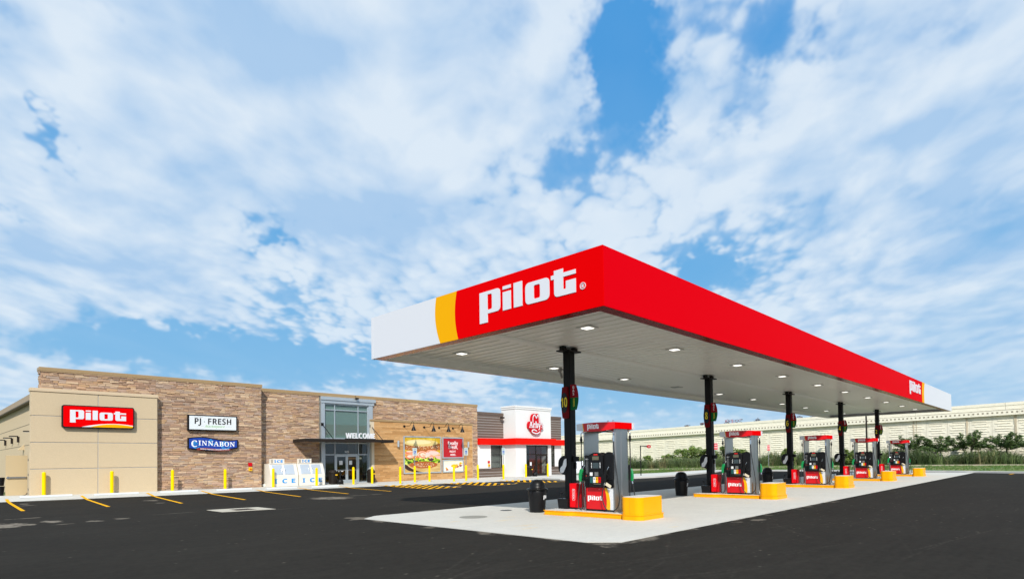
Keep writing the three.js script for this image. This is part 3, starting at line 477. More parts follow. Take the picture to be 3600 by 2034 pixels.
  mk('inner_door', [bx(22.1, 22.2, 0.1, 2.2, -44.6, -44.55), bx(22.75, 22.85, 0.1, 2.2, -44.6, -44.55), bx(22.2, 22.75, 2.1, 2.2, -44.6, -44.55)], M.alum, shop);
  // flat entrance awning hung on two rods
  const zA = ZW + 1.75, aw = mk('awning', [bx(19.62, 26.78, 3.29, 3.33, Z2 + 0.02, zA - 0.03)], M.darkMetal, shop);
  mk('awning_fascia', bx(19.58, 26.82, 3.22, 3.44, zA - 0.03, zA + 0.01, 0.004), M.darkMetal, aw);
  mk('awning_fascia', [bx(19.58, 19.62, 3.22, 3.44, Z2 + 0.02, zA - 0.031), bx(26.78, 26.82, 3.22, 3.44, ZW + 0.01, zA - 0.031)], M.darkMetal, aw);
  for (const x of [21.8, 25.95]) { mk('hanger_rod', rod([x, 4.6, Z2 + 0.2], [x, 3.44, zA - 0.25], 0.025), M.black, aw); mk('hanger_plate', bx(x - 0.1, x + 0.1, 4.5, 4.72, Z2 + 0.16, Z2 + 0.2), M.black, aw); }
  // roof pieces and the side wall
  const hatch = mk('roof_railing', [rod([4.2, 5.8, -60], [4.2, 6.6, -60], 0.03), rod([3.4, 5.8, -60], [3.4, 6.6, -60], 0.03), rod([3.4, 6.6, -60], [4.2, 6.6, -60], 0.03), rod([3.4, 6.2, -60], [4.2, 6.2, -60], 0.03)], M.pole, shop);
  mk('roof_camera', [rod([24.6, 6.95, Z2 + 0.12], [24.6, 6.75, Z2 + 0.3], 0.015), bx(24.5, 24.7, 6.66, 6.76, Z2 + 0.2, Z2 + 0.5)], M.darkMetal, shop);
}
// Things on and before the shop wall
{
  // open service door at the left end
  const d = thing('service_door', 'tan steel service door standing open at the left end of the shop', 'door', [4.35, 0.1, -42.25]);
  mk('leaf', bx(3.93, 4.82, 0.2, 2.35, -42.28, -42.23, 0.004), std([0.55, 0.42, 0.24], 0.45), d);
  const pb = mk('panic_bar', bx(4.0, 4.78, 1.12, 1.2, -42.23, -42.15, 0.01), M.steel, d); mk('latch', cyl(0, 0, 0, 0.07, 0.075, 0.06, 16).rotateX(Math.PI / 2).translate(4.02, 1.16, -42.23), M.chrome, d);
  for (const yy of [0.5, 1.3, 2.1]) mk('hinge', cyl(4.85, -42.2, yy - 0.06, yy + 0.06, 0.018), M.steel, d);
  // cable on the ground by that door
  tag(mk('cable', tube([[3.7, 0.16, -42], [4.0, 0.17, -41.9], [4.4, 0.17, -41.95], [4.7, 0.22, -41.85], [4.78, 0.33, -41.9]], 0.018, 30, 6), M.rubber), 'black cable lying on the ground before the open service door', 'cable');
  const bkt = thing('bucket', 'black plastic buckets stacked beside the open service door', 'bucket', [3.75, 0.16, -42.7]); mk('body', [new THREE.CylinderGeometry(0.2, 0.15, 0.5, 18).translate(3.75, 0.45, -42.7)], M.blackPlastic, bkt); mk('upper_bucket', new THREE.CylinderGeometry(0.22, 0.17, 0.45, 18).translate(3.74, 0.95, -42.7), M.blackPlastic, bkt);
  const lab = ['wall light nearest the tan block on the left side wall', 'second wall light back along the left side wall', 'third wall light back along the left side wall', 'farthest small wall light on the left side wall'];
  [[-42.9, 3.66], [-49, 3.62], [-52, 3.62], [-55.5, 3.6]].forEach(([z, y], i) => { const t = thing('wall_light', 'dark arm ' + lab[i], 'wall light', [5.1, y, z]); mk('arm', [bx(5.08, 5.2, y - 0.35, y, z - 0.04, z + 0.04), bx(4.7, 5.14, y, y + 0.06, z - 0.1, z + 0.1, 0.02)], M.darkMetal, t); mk('lens', bx(4.74, 4.95, y - 0.02, y - 0.003, z - 0.08, z + 0.08), M.ledOff, t); });
  const sb = thing('side_wall_vent', 'tan triangular vent hood on the left side wall', 'vent', [5.0, 2.7, -47]); mk('hood', ext(shp([[0, 0], [0.3, 0.0], [0.3, 0.34]]), 0.3).translate(4.9, 2.75, -47.2), std([0.58, 0.46, 0.28], 0.6), sb);
  const bar5 = thing('striped_marker', 'short blue and grey striped marker on the left side wall above the door', 'marker', [5.1, 2.6, -42.4]); for (let i = 0; i < 8; i++) mk('band', bx(5.05, 5.12, 2.55 + i * 0.075, 2.62 + i * 0.075, -42.5, -42.35), i % 2 ? M.pole : M.iceNavy, bar5);

  // big fuel brand sign
  const s1 = thing('wall_sign', 'wide red sign with white lettering over a yellow arc on the tan wall', 'sign', [7.8, 3.85, ZT + 0.08]);
  const zz = ZT + 0.22; mk('cabinet', ext(rshape([[6.1, 3.845, .12], [9.46, 3.845, .12], [9.46, 5.1, .12], [6.1, 5.1, .12]]), 0.2).translate(0, 0, ZT + 0.01), M.blackGloss, s1);
  mk('face', ext(rshape([[6.165, 3.905, .09], [9.4, 3.905, .09], [9.4, 5.045, .09], [6.165, 5.045, .09]]), 0.01).translate(0, 0, ZT + 0.21), M.redFace, s1);
  const arc = (y0, dy) => { const s = new THREE.Shape(); s.moveTo(dy ? 7.35 : 6.95, 3.906); s.quadraticCurveTo(8.2, y0 - dy + 0.22, 9.399, y0 - dy * 1.2); s.lineTo(9.399, 3.99); s.quadraticCurveTo(9.39, 3.91, 9.31, 3.906); s.closePath(); return s; };
  mk('white_arc', ext(arc(4.04, 0), 0.003).translate(0, 0, ZT + 0.221), M.whitePaint, s1); mk('yellow_arc', ext(arc(4.04, 0.035), 0.003).translate(0, 0, ZT + 0.2245), M.yellowBand, s1);
  letters((g) => onZ(g, 6.45, 4.31, ZT + 0.221), 2.6 / 3.28, 0.53 / 0.62, 0.012, M.whitePaint, s1);
  // market sign and bun shop sign on the stone wall
  const s2 = thing('wall_sign', 'white sign with black capitals and a small green script line on the stone wall', 'sign', [13.9, 3.9, Z1 + 0.1]);
  mk('cabinet', bx(12.42, 15.39, 3.88, 4.88, Z1 + 0.03, Z1 + 0.26, 0.02), M.blackGloss, s2);
  printZ('face', canvasTex(1024, 336, (c, w, h) => {
    c.fillStyle = '#dfe5e8'; c.fillRect(0, 0, w, h); c.fillStyle = '#1c1c1c'; c.font = 'bold 204px sans-serif'; c.textAlign = 'center';
    const draw = (t, x, k) => { c.save(); c.translate(x, 200); c.scale(k, 1); c.fillText(t, 0, 0); c.restore(); }; draw('PJ', 180, 0.9); draw('FRESH', 655, 0.9);
    c.beginPath(); for (let i = 0; i < 10; i++) { const r = i % 2 ? 7 : 16, a = i * Math.PI / 5 - Math.PI / 2; c.lineTo(318 + r * Math.cos(a), 140 + r * Math.sin(a)); } c.fill();
    c.fillRect(95, 26, 190, 4); c.fillRect(735, 26, 190, 4);
    c.save(); c.fillStyle = '#5fae2c'; c.transform(1, 0, -0.35, 1, 95, 0); c.font = 'italic 74px serif'; c.fillText('Marketplace', 540, 278); c.restore();
    c.strokeStyle = '#8a8f92'; c.lineWidth = 4; for (const [a, b] of [[170, 300], [790, 920]]) { c.beginPath(); c.moveTo(a, 262); c.quadraticCurveTo((a + b) / 2, 238, b, 256); c.stroke(); }
  }), 12.5, 15.31, 3.95, 4.81, Z1 + 0.263, s2);
  const s3 = thing('wall_sign', 'blue wavy banner sign with a small red ribbon on the stone wall', 'sign', [13.9, 2.5, Z1 + 0.1]);
  const wave = (o) => { const s = new THREE.Shape(), t = [], b = []; for (let i = 0; i <= 24; i++) { const u = i / 24, x = lerp(12.47 - o, 15.40 + o, u); t.push([x, 3.37 + 0.09 * Math.sin(u * 6.0 + 0.1) - 0.04 * u + o]); b.push([x, 2.66 + 0.08 * Math.sin(u * 5.2 + 5.2) * -1 - 0.03 * u + 0.08 * u * u - o]); } t.forEach((p, i) => i ? s.lineTo(...p) : s.moveTo(...p)); b.reverse().forEach((p) => s.lineTo(...p)); s.closePath(); return s; };
  mk('cabinet', ext(wave(0.03), 0.2).translate(0, 0, Z1 + 0.03), M.blackGloss, s3);
  const cg = new THREE.ShapeGeometry(wave(-0.03), 8); { const p = cg.attributes.position, uv = cg.attributes.uv; for (let i = 0; i < p.count; i++) uv.setXY(i, (p.getX(i) - 12.47) / 2.93, (p.getY(i) - 2.5) / 1.0); } cg.translate(0, 0, Z1 + 0.234);
  mk('face', cg, std(0xffffff, 0.45, 0, { map: canvasTex(1024, 350, (c, w, h) => {
    c.fillStyle = '#123c9c'; c.fillRect(0, 0, w, h); c.strokeStyle = '#2f9fd8'; c.lineCap = 'round';
    for (const [x, y, r] of [[150, 190, 70], [760, 190, 90], [470, 120, 60]]) for (let k = 0; k < 3; k++) { c.lineWidth = 14 - k * 3; c.beginPath(); c.arc(x, y, r - k * 24, 0.4 + k, 4.6 + k); c.stroke(); }
    c.fillStyle = '#f2f4f6'; c.textAlign = 'center'; const word = 'CINNABON', sz = [200, 150, 150, 150, 150, 150, 150, 150], xs = [110, 222, 318, 446, 566, 676, 790, 910], ys = [232, 196, 200, 206, 214, 218, 220, 224];
    [...word].forEach((ch, i) => { c.font = 'bold ' + sz[i] + 'px serif'; c.fillText(ch, xs[i], ys[i]); });
  }) }), s3, true);
  const rib = new THREE.Shape(); [[12.98, 2.62], [13.5, 2.66], [14.2, 2.57], [14.9, 2.6], [15.0, 2.72], [14.5, 2.66], [14.0, 2.72], [13.4, 2.78], [12.9, 2.76]].forEach((p, i) => i ? rib.lineTo(...p) : rib.moveTo(...p)); rib.closePath();
  mk('ribbon', ext(rib, 0.12).translate(0, 0, Z1 + 0.14), std([0.22, 0.02, 0.02], 0.5), s3);
  const wf = textGeo('WORLD FAMOUS CINNAMON ROLLS', 0.062, 0.004); wf.scale(1.75 / gw(wf), 1.25, 1).rotateZ(-0.03).translate(13.12, 2.665, Z1 + 0.261); { const p = wf.attributes.position; for (let i = 0; i < p.count; i++) { const u = (p.getX(i) - 12.98) / 2; p.setY(i, p.getY(i) + 0.03 - 0.045 * Math.sin(u * 3.4)); } } mk('lettering', wf, M.whitePaint, s3);
  // WELCOME letters on the awning
  const s4 = thing('welcome_sign', 'white WELCOME letters standing on the dark entrance awning', 'sign', [25, 3.44, ZW + 1.6]);
  { let x = 0; const g = [...'WELCOME'].map((ch) => { const q = textGeo(ch, 0.36, 0.07), w = gw(q); q.translate(x, 0, 0); x += w + 0.05; return q; }); const sc = 2.52 / x; g.forEach((q) => mk('letter', q.scale(sc, 1.12, 1).translate(22.66, 3.5, ZW + 1.68), M.whitePaint, s4)); mk('base_rail', bx(22.6, 25.2, 3.44, 3.495, ZW + 1.69, ZW + 1.74), M.black, s4); }
  // emergency shut-off boxes
  for (const [x, y, z, w] of [[16.28, 1.5, Z1 + 0.06, 'on the stone wall under the signs'], [Xq(38.75), 1.37, ZS + 0.02, 'on the white restaurant wall left of the window']]) {
    const t = thing('emergency_stop', 'red plate over a yellow call box ' + w, 'emergency box', [x, y - 0.3, z]); mk('plate', bx(x - 0.13, x + 0.13, y + 0.05, y + 0.28, z, z + 0.03), M.signRed, t); const b = mk('call_box', bx(x - 0.11, x + 0.11, y - 0.28, y - 0.03, z, z + 0.1, 0.015), M.phone, t); mk('button', cyl(0, 0, 0, 0.03, 0.05, 0.05, 14).rotateX(Math.PI / 2).translate(x, y - 0.15, z + 0.1), M.signRed, t);
  }
  const tap = thing('wall_hydrant', 'small white pipe stub at the foot of the stone wall corner', 'pipe', [17.35, 0.1, Z2 + 0.3]); mk('stub', [rod([17.2, 0.2, Z2 + 0.02], [17.35, 0.2, Z2 + 0.35], 0.07, 14), rod([17.35, 0.2, Z2 + 0.35], [17.36, 0.2, Z2 + 0.42], 0.09, 14)], M.hydWhite, tap);
  const ob = thing('outlet_box', 'small grey outlet box low on the shaded stone wall', 'outlet', [17.4, 0.7, Z2 + 0.05]); mk('box', bx(17.32, 17.5, 0.72, 0.95, Z2 + 0.02, Z2 + 0.08, 0.01), M.pole, ob);

  // posters
  const poster = (name, label, x0, x1, y0, y1, draw, w, h) => { const t = thing(name, label, 'poster', [(x0 + x1) / 2, y0, ZW]); const f = 0.1, z = ZW + 0.005; mk('frame', [bx(x0, x1, y1 - f, y1, z, z + 0.09), bx(x0, x1, y0, y0 + f, z, z + 0.09), bx(x0, x0 + f, y0 + f, y1 - f, z, z + 0.09), bx(x1 - f, x1, y0 + f, y1 - f, z, z + 0.09)], M.alum, t); printZ('print', canvasTex(w, h, draw), x0 + f, x1 - f, y0 + f, y1 - f, z + 0.05, t, 0.35); return t; };
  const blob = (c, x, y, rx, ry, n, rough, col) => { c.fillStyle = col; c.beginPath(); for (let i = 0; i <= n; i++) { const a = i / n * 6.2832, k = 1 + rr(-rough, rough); const px = x + Math.cos(a) * rx * k, py = y + Math.sin(a) * ry * k; i ? c.lineTo(px, py) : c.moveTo(px, py); } c.fill(); };
  poster('poster', 'large framed photo poster of a ham sandwich with lettuce', Xq(28.73), Xq(32.67), Yq(0.67), Yq(3.84), (c, w, h) => {
    c.fillStyle = '#c8a21e'; c.fillRect(0, 0, w, h); for (let i = 0; i < 60; i++) { c.globalAlpha = 0.25; blob(c, rr(0, w), rr(0, h * 0.35), rr(30, 110), rr(30, 80), 14, 0.1, ['#e8cf4a', '#b88a12', '#f0dc78', '#a6841a'][i % 4]); } c.globalAlpha = 1;
    c.fillStyle = '#c9a666'; c.fillRect(0, h * 0.72, w, h * 0.28); for (let i = 0; i < 25; i++) { c.globalAlpha = 0.3; blob(c, rr(0, w), rr(h * 0.8, h), rr(40, 160), rr(8, 30), 12, 0.2, ['#e6cf98', '#a8874a'][i % 2]); } c.globalAlpha = 1;
    c.fillStyle = '#3a2018'; c.beginPath(); c.moveTo(0, h * 0.7); c.quadraticCurveTo(w * 0.12, h * 0.92, w * 0.5, h); c.lineTo(w * 0.36, h); c.quadraticCurveTo(w * 0.05, h * 0.97, 0, h * 0.85); c.fill();
    blob(c, w * 0.52, h * 0.25, w * 0.54, h * 0.16, 40, 0.02, '#8a5218'); blob(c, w * 0.52, h * 0.31, w * 0.54, h * 0.09, 40, 0.03, '#a8602a'); blob(c, w * 0.46, h * 0.155, w * 0.47, h * 0.1, 40, 0.02, '#d9c27e'); blob(c, w * 0.4, h * 0.135, w * 0.34, h * 0.06, 40, 0.02, '#e8d8a2');
    for (let i = 0; i < 260; i++) { const x = rr(0.04, 0.96) * w, y = h * (0.24 + 0.1 * rnd()); c.globalAlpha = 0.9; blob(c, x, y, rr(4, 11), rr(3, 7), 7, 0.2, ['#f4e2b8', '#6a3410', '#c98a44', '#fff3d8'][i % 4]); } c.globalAlpha = 1;
    for (let i = 0; i < 46; i++) blob(c, rr(0.03, 0.97) * w, h * rr(0.4, 0.58), rr(50, 130), rr(18, 46), 16, 0.14, ['#f0b79a', '#e89a78', '#f7d2bd', '#d97b52', '#f2c6ae'][i % 5]);
    for (let k = 0; k < 5; k++) { c.strokeStyle = ['#d4703e', '#f6cdb4', '#c8602e', '#f3bd9c', '#fbe3d2'][k]; c.lineWidth = 16; c.beginPath(); c.ellipse(w * 0.5, h * 0.5, 170 - k * 30, 90 - k * 15, 0.1, 0.3 + k * 0.3, 6.0); c.stroke(); }
    for (let i = 0; i < 6; i++) blob(c, rr(0.55, 0.95) * w, h * rr(0.42, 0.6), rr(60, 120), rr(24, 50), 16, 0.1, i % 2 ? '#f5c6bd' : '#efb0a8');
    for (let i = 0; i < 130; i++) blob(c, rr(0.0, 0.97) * w, h * (0.64 + 0.07 * rnd() + 0.03 * Math.sin(i)), rr(22, 64), rr(14, 40), 11, 0.35, ['#6f9a12', '#9cc21c', '#4a7410', '#b8d63a', '#2f5210', '#d7e66a'][i % 6]);
    for (let i = 0; i < 8; i++) blob(c, rr(0.1, 0.8) * w, h * rr(0.62, 0.7), rr(30, 60), rr(12, 22), 10, 0.3, '#54203a');
    blob(c, w * 0.52, h * 0.79, w * 0.4, h * 0.1, 40, 0.03, '#a85a22'); for (let i = 0; i < 150; i++) { blob(c, w * rr(0.22, 0.82), h * rr(0.73, 0.85), rr(4, 11), rr(3, 7), 7, 0.2, ['#f6e6c4', '#7a3c12', '#dca05a', '#fff6e2'][i % 4]); }
  }, 1024, 832);
  const sandwich = null; void sandwich;
  poster('poster', 'red framed poster reading Really fresh, RIGHT HERE.', Xq(32.81), Xq(35.22), Yq(1.93), Yq(3.81), (c, w, h) => { c.fillStyle = '#b3151e'; c.fillRect(0, 0, w, h); c.fillStyle = '#f4eeee'; c.textAlign = 'center'; c.font = 'bold 150px sans-serif'; const t = (s, x, y, k) => { c.save(); c.translate(x, y); c.scale(k, 1); c.fillText(s, 0, 0); c.restore(); }; t('Really', 340, 205, 0.82); t('fresh,', 352, 330, 0.82); c.font = 'bold 86px sans-serif'; t('RIGHT', 330, 448, 0.85); t('HERE.', 345, 552, 0.85); }, 680, 600);
  poster('poster', 'small framed poster of an egg and bacon biscuit', Xq(32.83), Xq(35.22), Yq(0.67), Yq(1.82), (c, w, h) => {
    c.fillStyle = '#e4e4d8'; c.fillRect(0, 0, w, h); for (let i = 0; i < 30; i++) { c.globalAlpha = 0.4; blob(c, rr(0, w), rr(0, h), rr(40, 120), rr(20, 60), 14, 0.2, ['#f2ead0', '#d8d2b8', '#efe2bc'][i % 3]); } c.globalAlpha = 1;
    for (let i = 0; i < 60; i++) { const u = rnd(); blob(c, w * (0.12 + 0.82 * u), h * (0.86 - 0.38 * u + rr(-0.06, 0.06)), rr(14, 34), rr(8, 20), 9, 0.3, ['#8e1f1a', '#b4432a', '#6a1512', '#c8744a'][i % 4]); }
    blob(c, w * 0.3, h * 0.68, w * 0.2, h * 0.14, 20, 0.08, '#fbf6ea'); for (let i = 0; i < 26; i++) { const u = rnd(); blob(c, w * (0.12 + 0.8 * u), h * (0.74 - 0.5 * u + rr(-0.04, 0.05)), rr(20, 52), rr(10, 30), 11, 0.2, ['#f2a010', '#ffbe1e', '#e8900c'][i % 3]); } blob(c, w * 0.56, h * 0.5, w * 0.16, h * 0.16, 16, 0.1, '#fdb31c'); blob(c, w * 0.32, h * 0.66, w * 0.15, h * 0.1, 20, 0.06, '#fffaf0');
    for (let i = 0; i < 10; i++) blob(c, rr(0.2, 0.9) * w, rr(0.05, 0.3) * h, rr(50, 120), rr(20, 40), 14, 0.15, '#efe6cc');
  }, 640, 300);
  // goose-neck lamps and cylinder sconces
  const gl = thing('gooseneck_lamp', 'black goose-neck lamp over the sandwich poster, leftmost of four', 'wall lamp', [Xq(28.86), 4.66, ZW], 'goose-neck lamps over the posters');
  { const x = Xq(28.86), y = 4.67; mk('mount', cyl(0, 0, 0, 0.05, 0.1, 0.09, 18).rotateX(Math.PI / 2).translate(x, y, ZW + 0.002), M.black, gl); mk('arm', tube([[x, y, ZW + 0.03], [x, y, ZW + 0.5], [x, y + 0.03, ZW + 0.85], [x, y + 0.26, ZW + 1.05], [x, y + 0.36, ZW + 1.2], [x, y + 0.24, ZW + 1.33], [x, y + 0.02, ZW + 1.35]], 0.018, 48, 8), M.black, gl); mk('lamp_shade', new THREE.LatheGeometry([[0.02, 0.06], [0.05, 0.05], [0.06, -0.06], [0.09, -0.12], [0.21, -0.42], [0.2, -0.42], [0.08, -0.12]].map((p) => new THREE.Vector2(...p)), 24).translate(x, y, ZW + 1.35), M.blackGloss, gl); }
  [[30.9, 'second from left of four'], [32.51, 'third from left of four, over the red poster'], [34.06, 'rightmost of four']].forEach(([x, w]) => dup(gl, Xq(x) - Xq(28.86), -0.02, 0, 'black goose-neck lamp above the posters, ' + w));
  for (const [x, w] of [[28.18, 'left of the sandwich poster'], [35.78, 'right of the red poster']]) { const t = thing('sconce', 'silver cylinder wall sconce ' + w, 'wall light', [Xq(x), 2.92, ZW]); mk('cylinder', cyl(Xq(x), ZW + 0.13, Yq(2.92), Yq(3.44), 0.09, 0.09, 20), M.alum, t); mk('bracket', bx(Xq(x) - 0.05, Xq(x) + 0.05, 3.08, 3.28, ZW + 0.002, ZW + 0.06), M.alum, t); }

  // ice chests
  const ice = (x, label) => {
    const t = thing('ice_chest', label, 'ice chest', [x + 0.95, 0.1, -41.3]), w = 1.935, zb = -42.3, z0 = -40.98, z1 = -41.32, y0 = walkY(x + 1, -41.2) + 0.01;
    const prof = [[-z0, y0], [-z0, 0.86], [-z1, 1.68], [-zb, 1.68], [-zb, y0]];
    mk('body', ext(shp(prof.map(([a, b]) => [a, b])), w).rotateY(Math.PI / 2).translate(x, 0, 0), M.iceBody, t);
    const sl = Math.hypot(0.82, 0.34), an = -Math.atan2(0.34, 0.82);
    for (const [a, b] of [[0.16, 0.86], [0.99, 1.7]]) { const d = mk('door', bx(a, b, 0.06, sl - 0.09, 0, 0.03, 0.006).rotateX(an).translate(x, 0.86, z0), M.iceDoor, t); const hx = a < 0.5 ? b - 0.05 : a + 0.05; mk('handle', bx(hx - 0.02, hx + 0.02, 0.3, 0.5, 0.031, 0.06, 0.008).rotateX(an).translate(x, 0.86, z0), M.chrome, d); }
    mk('rim', bx(x + 0.04, x + w - 0.04, 1.685, 1.71, z1 - 0.05, z1 + 0.05), M.iceBody, t);
    mk('header', bx(x + 0.2, x + 1.2, 1.69, 2.02, -41.75, -41.55, 0.01), M.iceBody, t); mk('header_grille', bx(x + 0.24, x + 0.4, 1.73, 1.98, -41.549, -41.54), std([0.42, 0.38, 0.32], 0.6), t);
    const word = (str, sx, dx, size, y, z, dep) => { let i = 0; for (const ch of str) { const g = textGeo(ch, size, dep), c = gw(g), fx = ch === 'I' ? 1.3 : 1.5; g.scale(fx, 1, 1); mk('letter', g.clone().translate(x + sx + dx * i - c * fx / 2 - 0.02, y - 0.014, z - 0.002), M.iceNavy, t); mk('letter', g.translate(x + sx + dx * i - c * fx / 2, y, z + 0.002), M.iceBlue, t); i++; } };
    word('ICE', 0.36, 0.62, 0.30, 0.33, z0, 0.004); word('ICE', 0.56, 0.23, 0.18, 1.77, -41.55, 0.004);
    return t;
  };
  ice(17.42, 'cream ice chest with slanted grey doors, left of the pair'); ice(19.42, 'cream ice chest with slanted grey doors, right one beside the entrance');

  // slatted litter bins and the cigarette posts
  const bin = (x, z, label) => { const y = walkY(x, z), t = thing('litter_bin', label, 'litter bin', [x, y, z], 'slatted litter bins by the doors'); mk('liner', cyl(x, z, y + 0.04, y + 0.82, 0.25, 0.27, 20), M.black, t); mk('top_ring', new THREE.TorusGeometry(0.31, 0.03, 8, 28).rotateX(Math.PI / 2).translate(x, y + 0.86, z), M.darkMetal, t); mk('bottom_ring', new THREE.TorusGeometry(0.29, 0.02, 8, 28).rotateX(Math.PI / 2).translate(x, y + 0.06, z), M.darkMetal, t); for (let i = 0; i < 22; i++) { const a = i / 22 * 6.2832; mk('slat', bx(-0.028, 0.028, 0.05, 0.86, 0.285, 0.305).rotateY(a).translate(x, y, z), M.darkMetal, t); } mk('lid', new THREE.LatheGeometry([[0.13, 0.88], [0.3, 0.88], [0.3, 0.91], [0.22, 1.06], [0.13, 1.08], [0.13, 1.05]].map((p) => new THREE.Vector2(...p)), 24).translate(x, y, z), M.darkMetal, t); mk('badge', bx(x + 0.02, x + 0.2, y + 0.66, y + 0.74, z + 0.3, z + 0.32), M.phone, t); };
  bin(22.12, -41.2, 'dark slatted litter bin left of the shop entrance doors'); bin(25.35, -41.25, 'dark slatted litter bin right of the shop entrance doors'); bin(42.1, -39.95, 'dark slatted litter bin left of the restaurant doors');
  const ash = (x, z, label) => { const y = walkY(x, z), t = thing('ash_post', label, 'ash post', [x, y, z]); mk('base', new THREE.LatheGeometry([[0, 0], [0.24, 0], [0.24, 0.22], [0.18, 0.36], [0.05, 0.42], [0, 0.42]].map((p) => new THREE.Vector2(...p)), 18).translate(x, y, z), M.blackPlastic, t); mk('neck', cyl(x, z, y + 0.4, y + 0.95, 0.05, 0.045, 14), M.blackPlastic, t); mk('head', cyl(x, z, y + 0.95, y + 1.02, 0.07, 0.06, 14), M.blackPlastic, t); };
  ash(22.45, -40.75, 'black cigarette post with a wide base beside the left entrance bin'); ash(42.75, -39.8, 'black cigarette post beside the bin at the restaurant doors');
}

// ---------------------------------------------------------------- the restaurant
const rest = thing('restaurant_building', 'white and brown slatted restaurant with red band, attached right of the shop', 'building', [43.5, 0, -46]);
{
  const XL = Xq(37.32), XR = Xq(49.6);
  const each = (list, m) => list.forEach((g) => mk('wall', g, m, rest));
  each([bx(XL, Xq(39.08), 0.9, 3.3, ZS - 0.3, ZS), bx(XL, Xq(41.2), 3.17, 3.3, ZS - 0.29, ZS - 0.002), bx(Xq(40.6), Xq(41.2), 0.9, 3.17, ZS - 0.3, ZS), bx(Xq(46.2), Xq(47.87), 0.9, 3.3, ZS - 0.3, ZS), bx(Xq(48.48), XR, 0.9, 3.3, ZS - 0.3, ZS)], M.white);
  each([bx(XL, XR - 0.05, 3.3, 6.1, ZS - 0.3, ZS - 0.03), bx(XL, 41.2, -0.1, 0.9, ZS - 0.3, ZS - 0.03), bx(46.3, XR - 0.05, -0.1, 0.9, ZS - 0.3, ZS - 0.03), bx(XL, XR, -0.1, 6, -60, -59), bx(XL, XL + 0.2, -0.1, 6, -59, ZS - 0.3), bx(XR - 0.25, XR - 0.05, -0.1, 6, -59, ZS - 0.3), bx(XL, XR - 0.05, 5.8, 6, -59, ZS - 0.3)], M.brownJoint);
  const siding = (x0, x1, y0, y1, n) => { const h = (y1 - y0) / n; for (let i = 0; i < n; i++) mk('slat', bx(x0, x1, y0 + h * i + 0.018, y0 + h * (i + 1) - 0.018, ZS - 0.03, ZS + 0.02, 0.008), M.brown, rest); for (let i = 0; i <= n; i++) mk('joint_strip', bx(x0, x1 - 0.01, y0 + h * i - 0.016, y0 + h * i + 0.016, ZS - 0.03, ZS + 0.012), M.brownJoint, rest); };
  siding(XL, Xq(41.2), 3.85, 6.12, 9); siding(Xq(46.2), XR, 3.85, 6.12, 9); siding(XL, Xq(41.2), 0.0, 0.8, 3); siding(Xq(46.2), XR, 0, 0.8, 3);
  for (const [a, b] of [[XL, Xq(41.2)], [Xq(46.2), XR + 0.03]]) { mk('coping', bx(a, b, 6.12, 6.36, ZS - 0.4, ZS + 0.07, 0.01), M.brown, rest); mk('sill', bx(a, b - 0.03, 0.8, 0.92, ZS - 0.02, ZS + 0.09, 0.006), M.brown, rest); }
  // white entrance box
  const bw = (a, b, c, d, e = ZB - 0.3, f = ZB) => bx(a, b, c, d, e, f);
  const box = mk('white_tower', [bw(41.0, 42.46, -0.1, 6.7), bw(45.76, 46.21, -0.1, 6.7), bw(42.46, 45.76, 3.14, 6.7), bx(41.0, 41.3, -0.1, 6.7, ZS - 0.25, ZB - 0.3), bx(45.91, 46.21, -0.1, 6.7, ZS - 0.25, ZB - 0.3), bx(41.3, 45.91, 5.9, 6.7, ZS - 0.25, ZS - 0.05)], M.white, rest);
  mk('cornice', [bx(40.9, 46.31, 6.86, 7.03, ZS - 0.25, ZB + 0.1, 0.01), bx(40.94, 46.27, 6.7, 6.859, ZS - 0.25, ZB + 0.06, 0.008)], M.white, rest);
  // red band
  mk('red_band', bx(Xq(37.36), 40.68, 3.2, 3.81, ZS - 0.02, ZS + 0.38, 0.012), M.bandRed, rest); mk('red_band', bx(40.68, 46.62, 3.2, 3.82, ZB - 0.02, ZB + 0.36, 0.012), M.bandRed, rest);
  mk('red_band', bx(40.68, 41.0, 3.2, 3.815, ZS - 0.02, ZB - 0.021), M.bandRed, rest); mk('red_band', bx(46.22, 46.62, 3.2, 3.815, ZS + 0.385, ZB - 0.021), M.bandRed, rest); mk('red_band', bx(46.25, Xq(50.4), 3.2, 3.81, ZS - 0.02, ZS + 0.38, 0.012), M.bandRed, rest);
  // windows
  const win = (x0, x1, y0, y1, z, ym, xm) => { const f = 0.06, w = mk('window', [bx(x0, x1, y1 - f, y1, z - 0.12, z - 0.02), bx(x0, x1, y0, y0 + f, z - 0.12, z - 0.02), bx(x0, x0 + f, y0 + f, y1 - f, z - 0.12, z - 0.02), bx(x1 - f, x1, y0 + f, y1 - f, z - 0.12, z - 0.02), bx(x0 + f, x1 - f, ym - 0.03, ym + 0.03, z - 0.12, z - 0.02)], M.darkMetal, rest); mk('pane', bx(x0 + f, x1 - f, ym + 0.03, y1 - f, z - 0.075, z - 0.07), M.tinted, w); mk('pane', bx(x0 + f, x1 - f, y0 + f, ym - 0.03, z - 0.075, z - 0.07), M.tinted, w); };
  win(Xq(39.08), Xq(40.6), 0.92, 3.17, ZS, 2.24); win(Xq(47.87), Xq(48.48), 0.92, 3.17, ZS, 2.24);
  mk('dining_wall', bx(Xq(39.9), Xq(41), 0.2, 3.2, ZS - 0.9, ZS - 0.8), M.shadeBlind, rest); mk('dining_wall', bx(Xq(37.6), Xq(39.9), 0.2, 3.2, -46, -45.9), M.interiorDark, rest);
  // doors of the white tower
  const z = ZB - 0.1, fr = [];
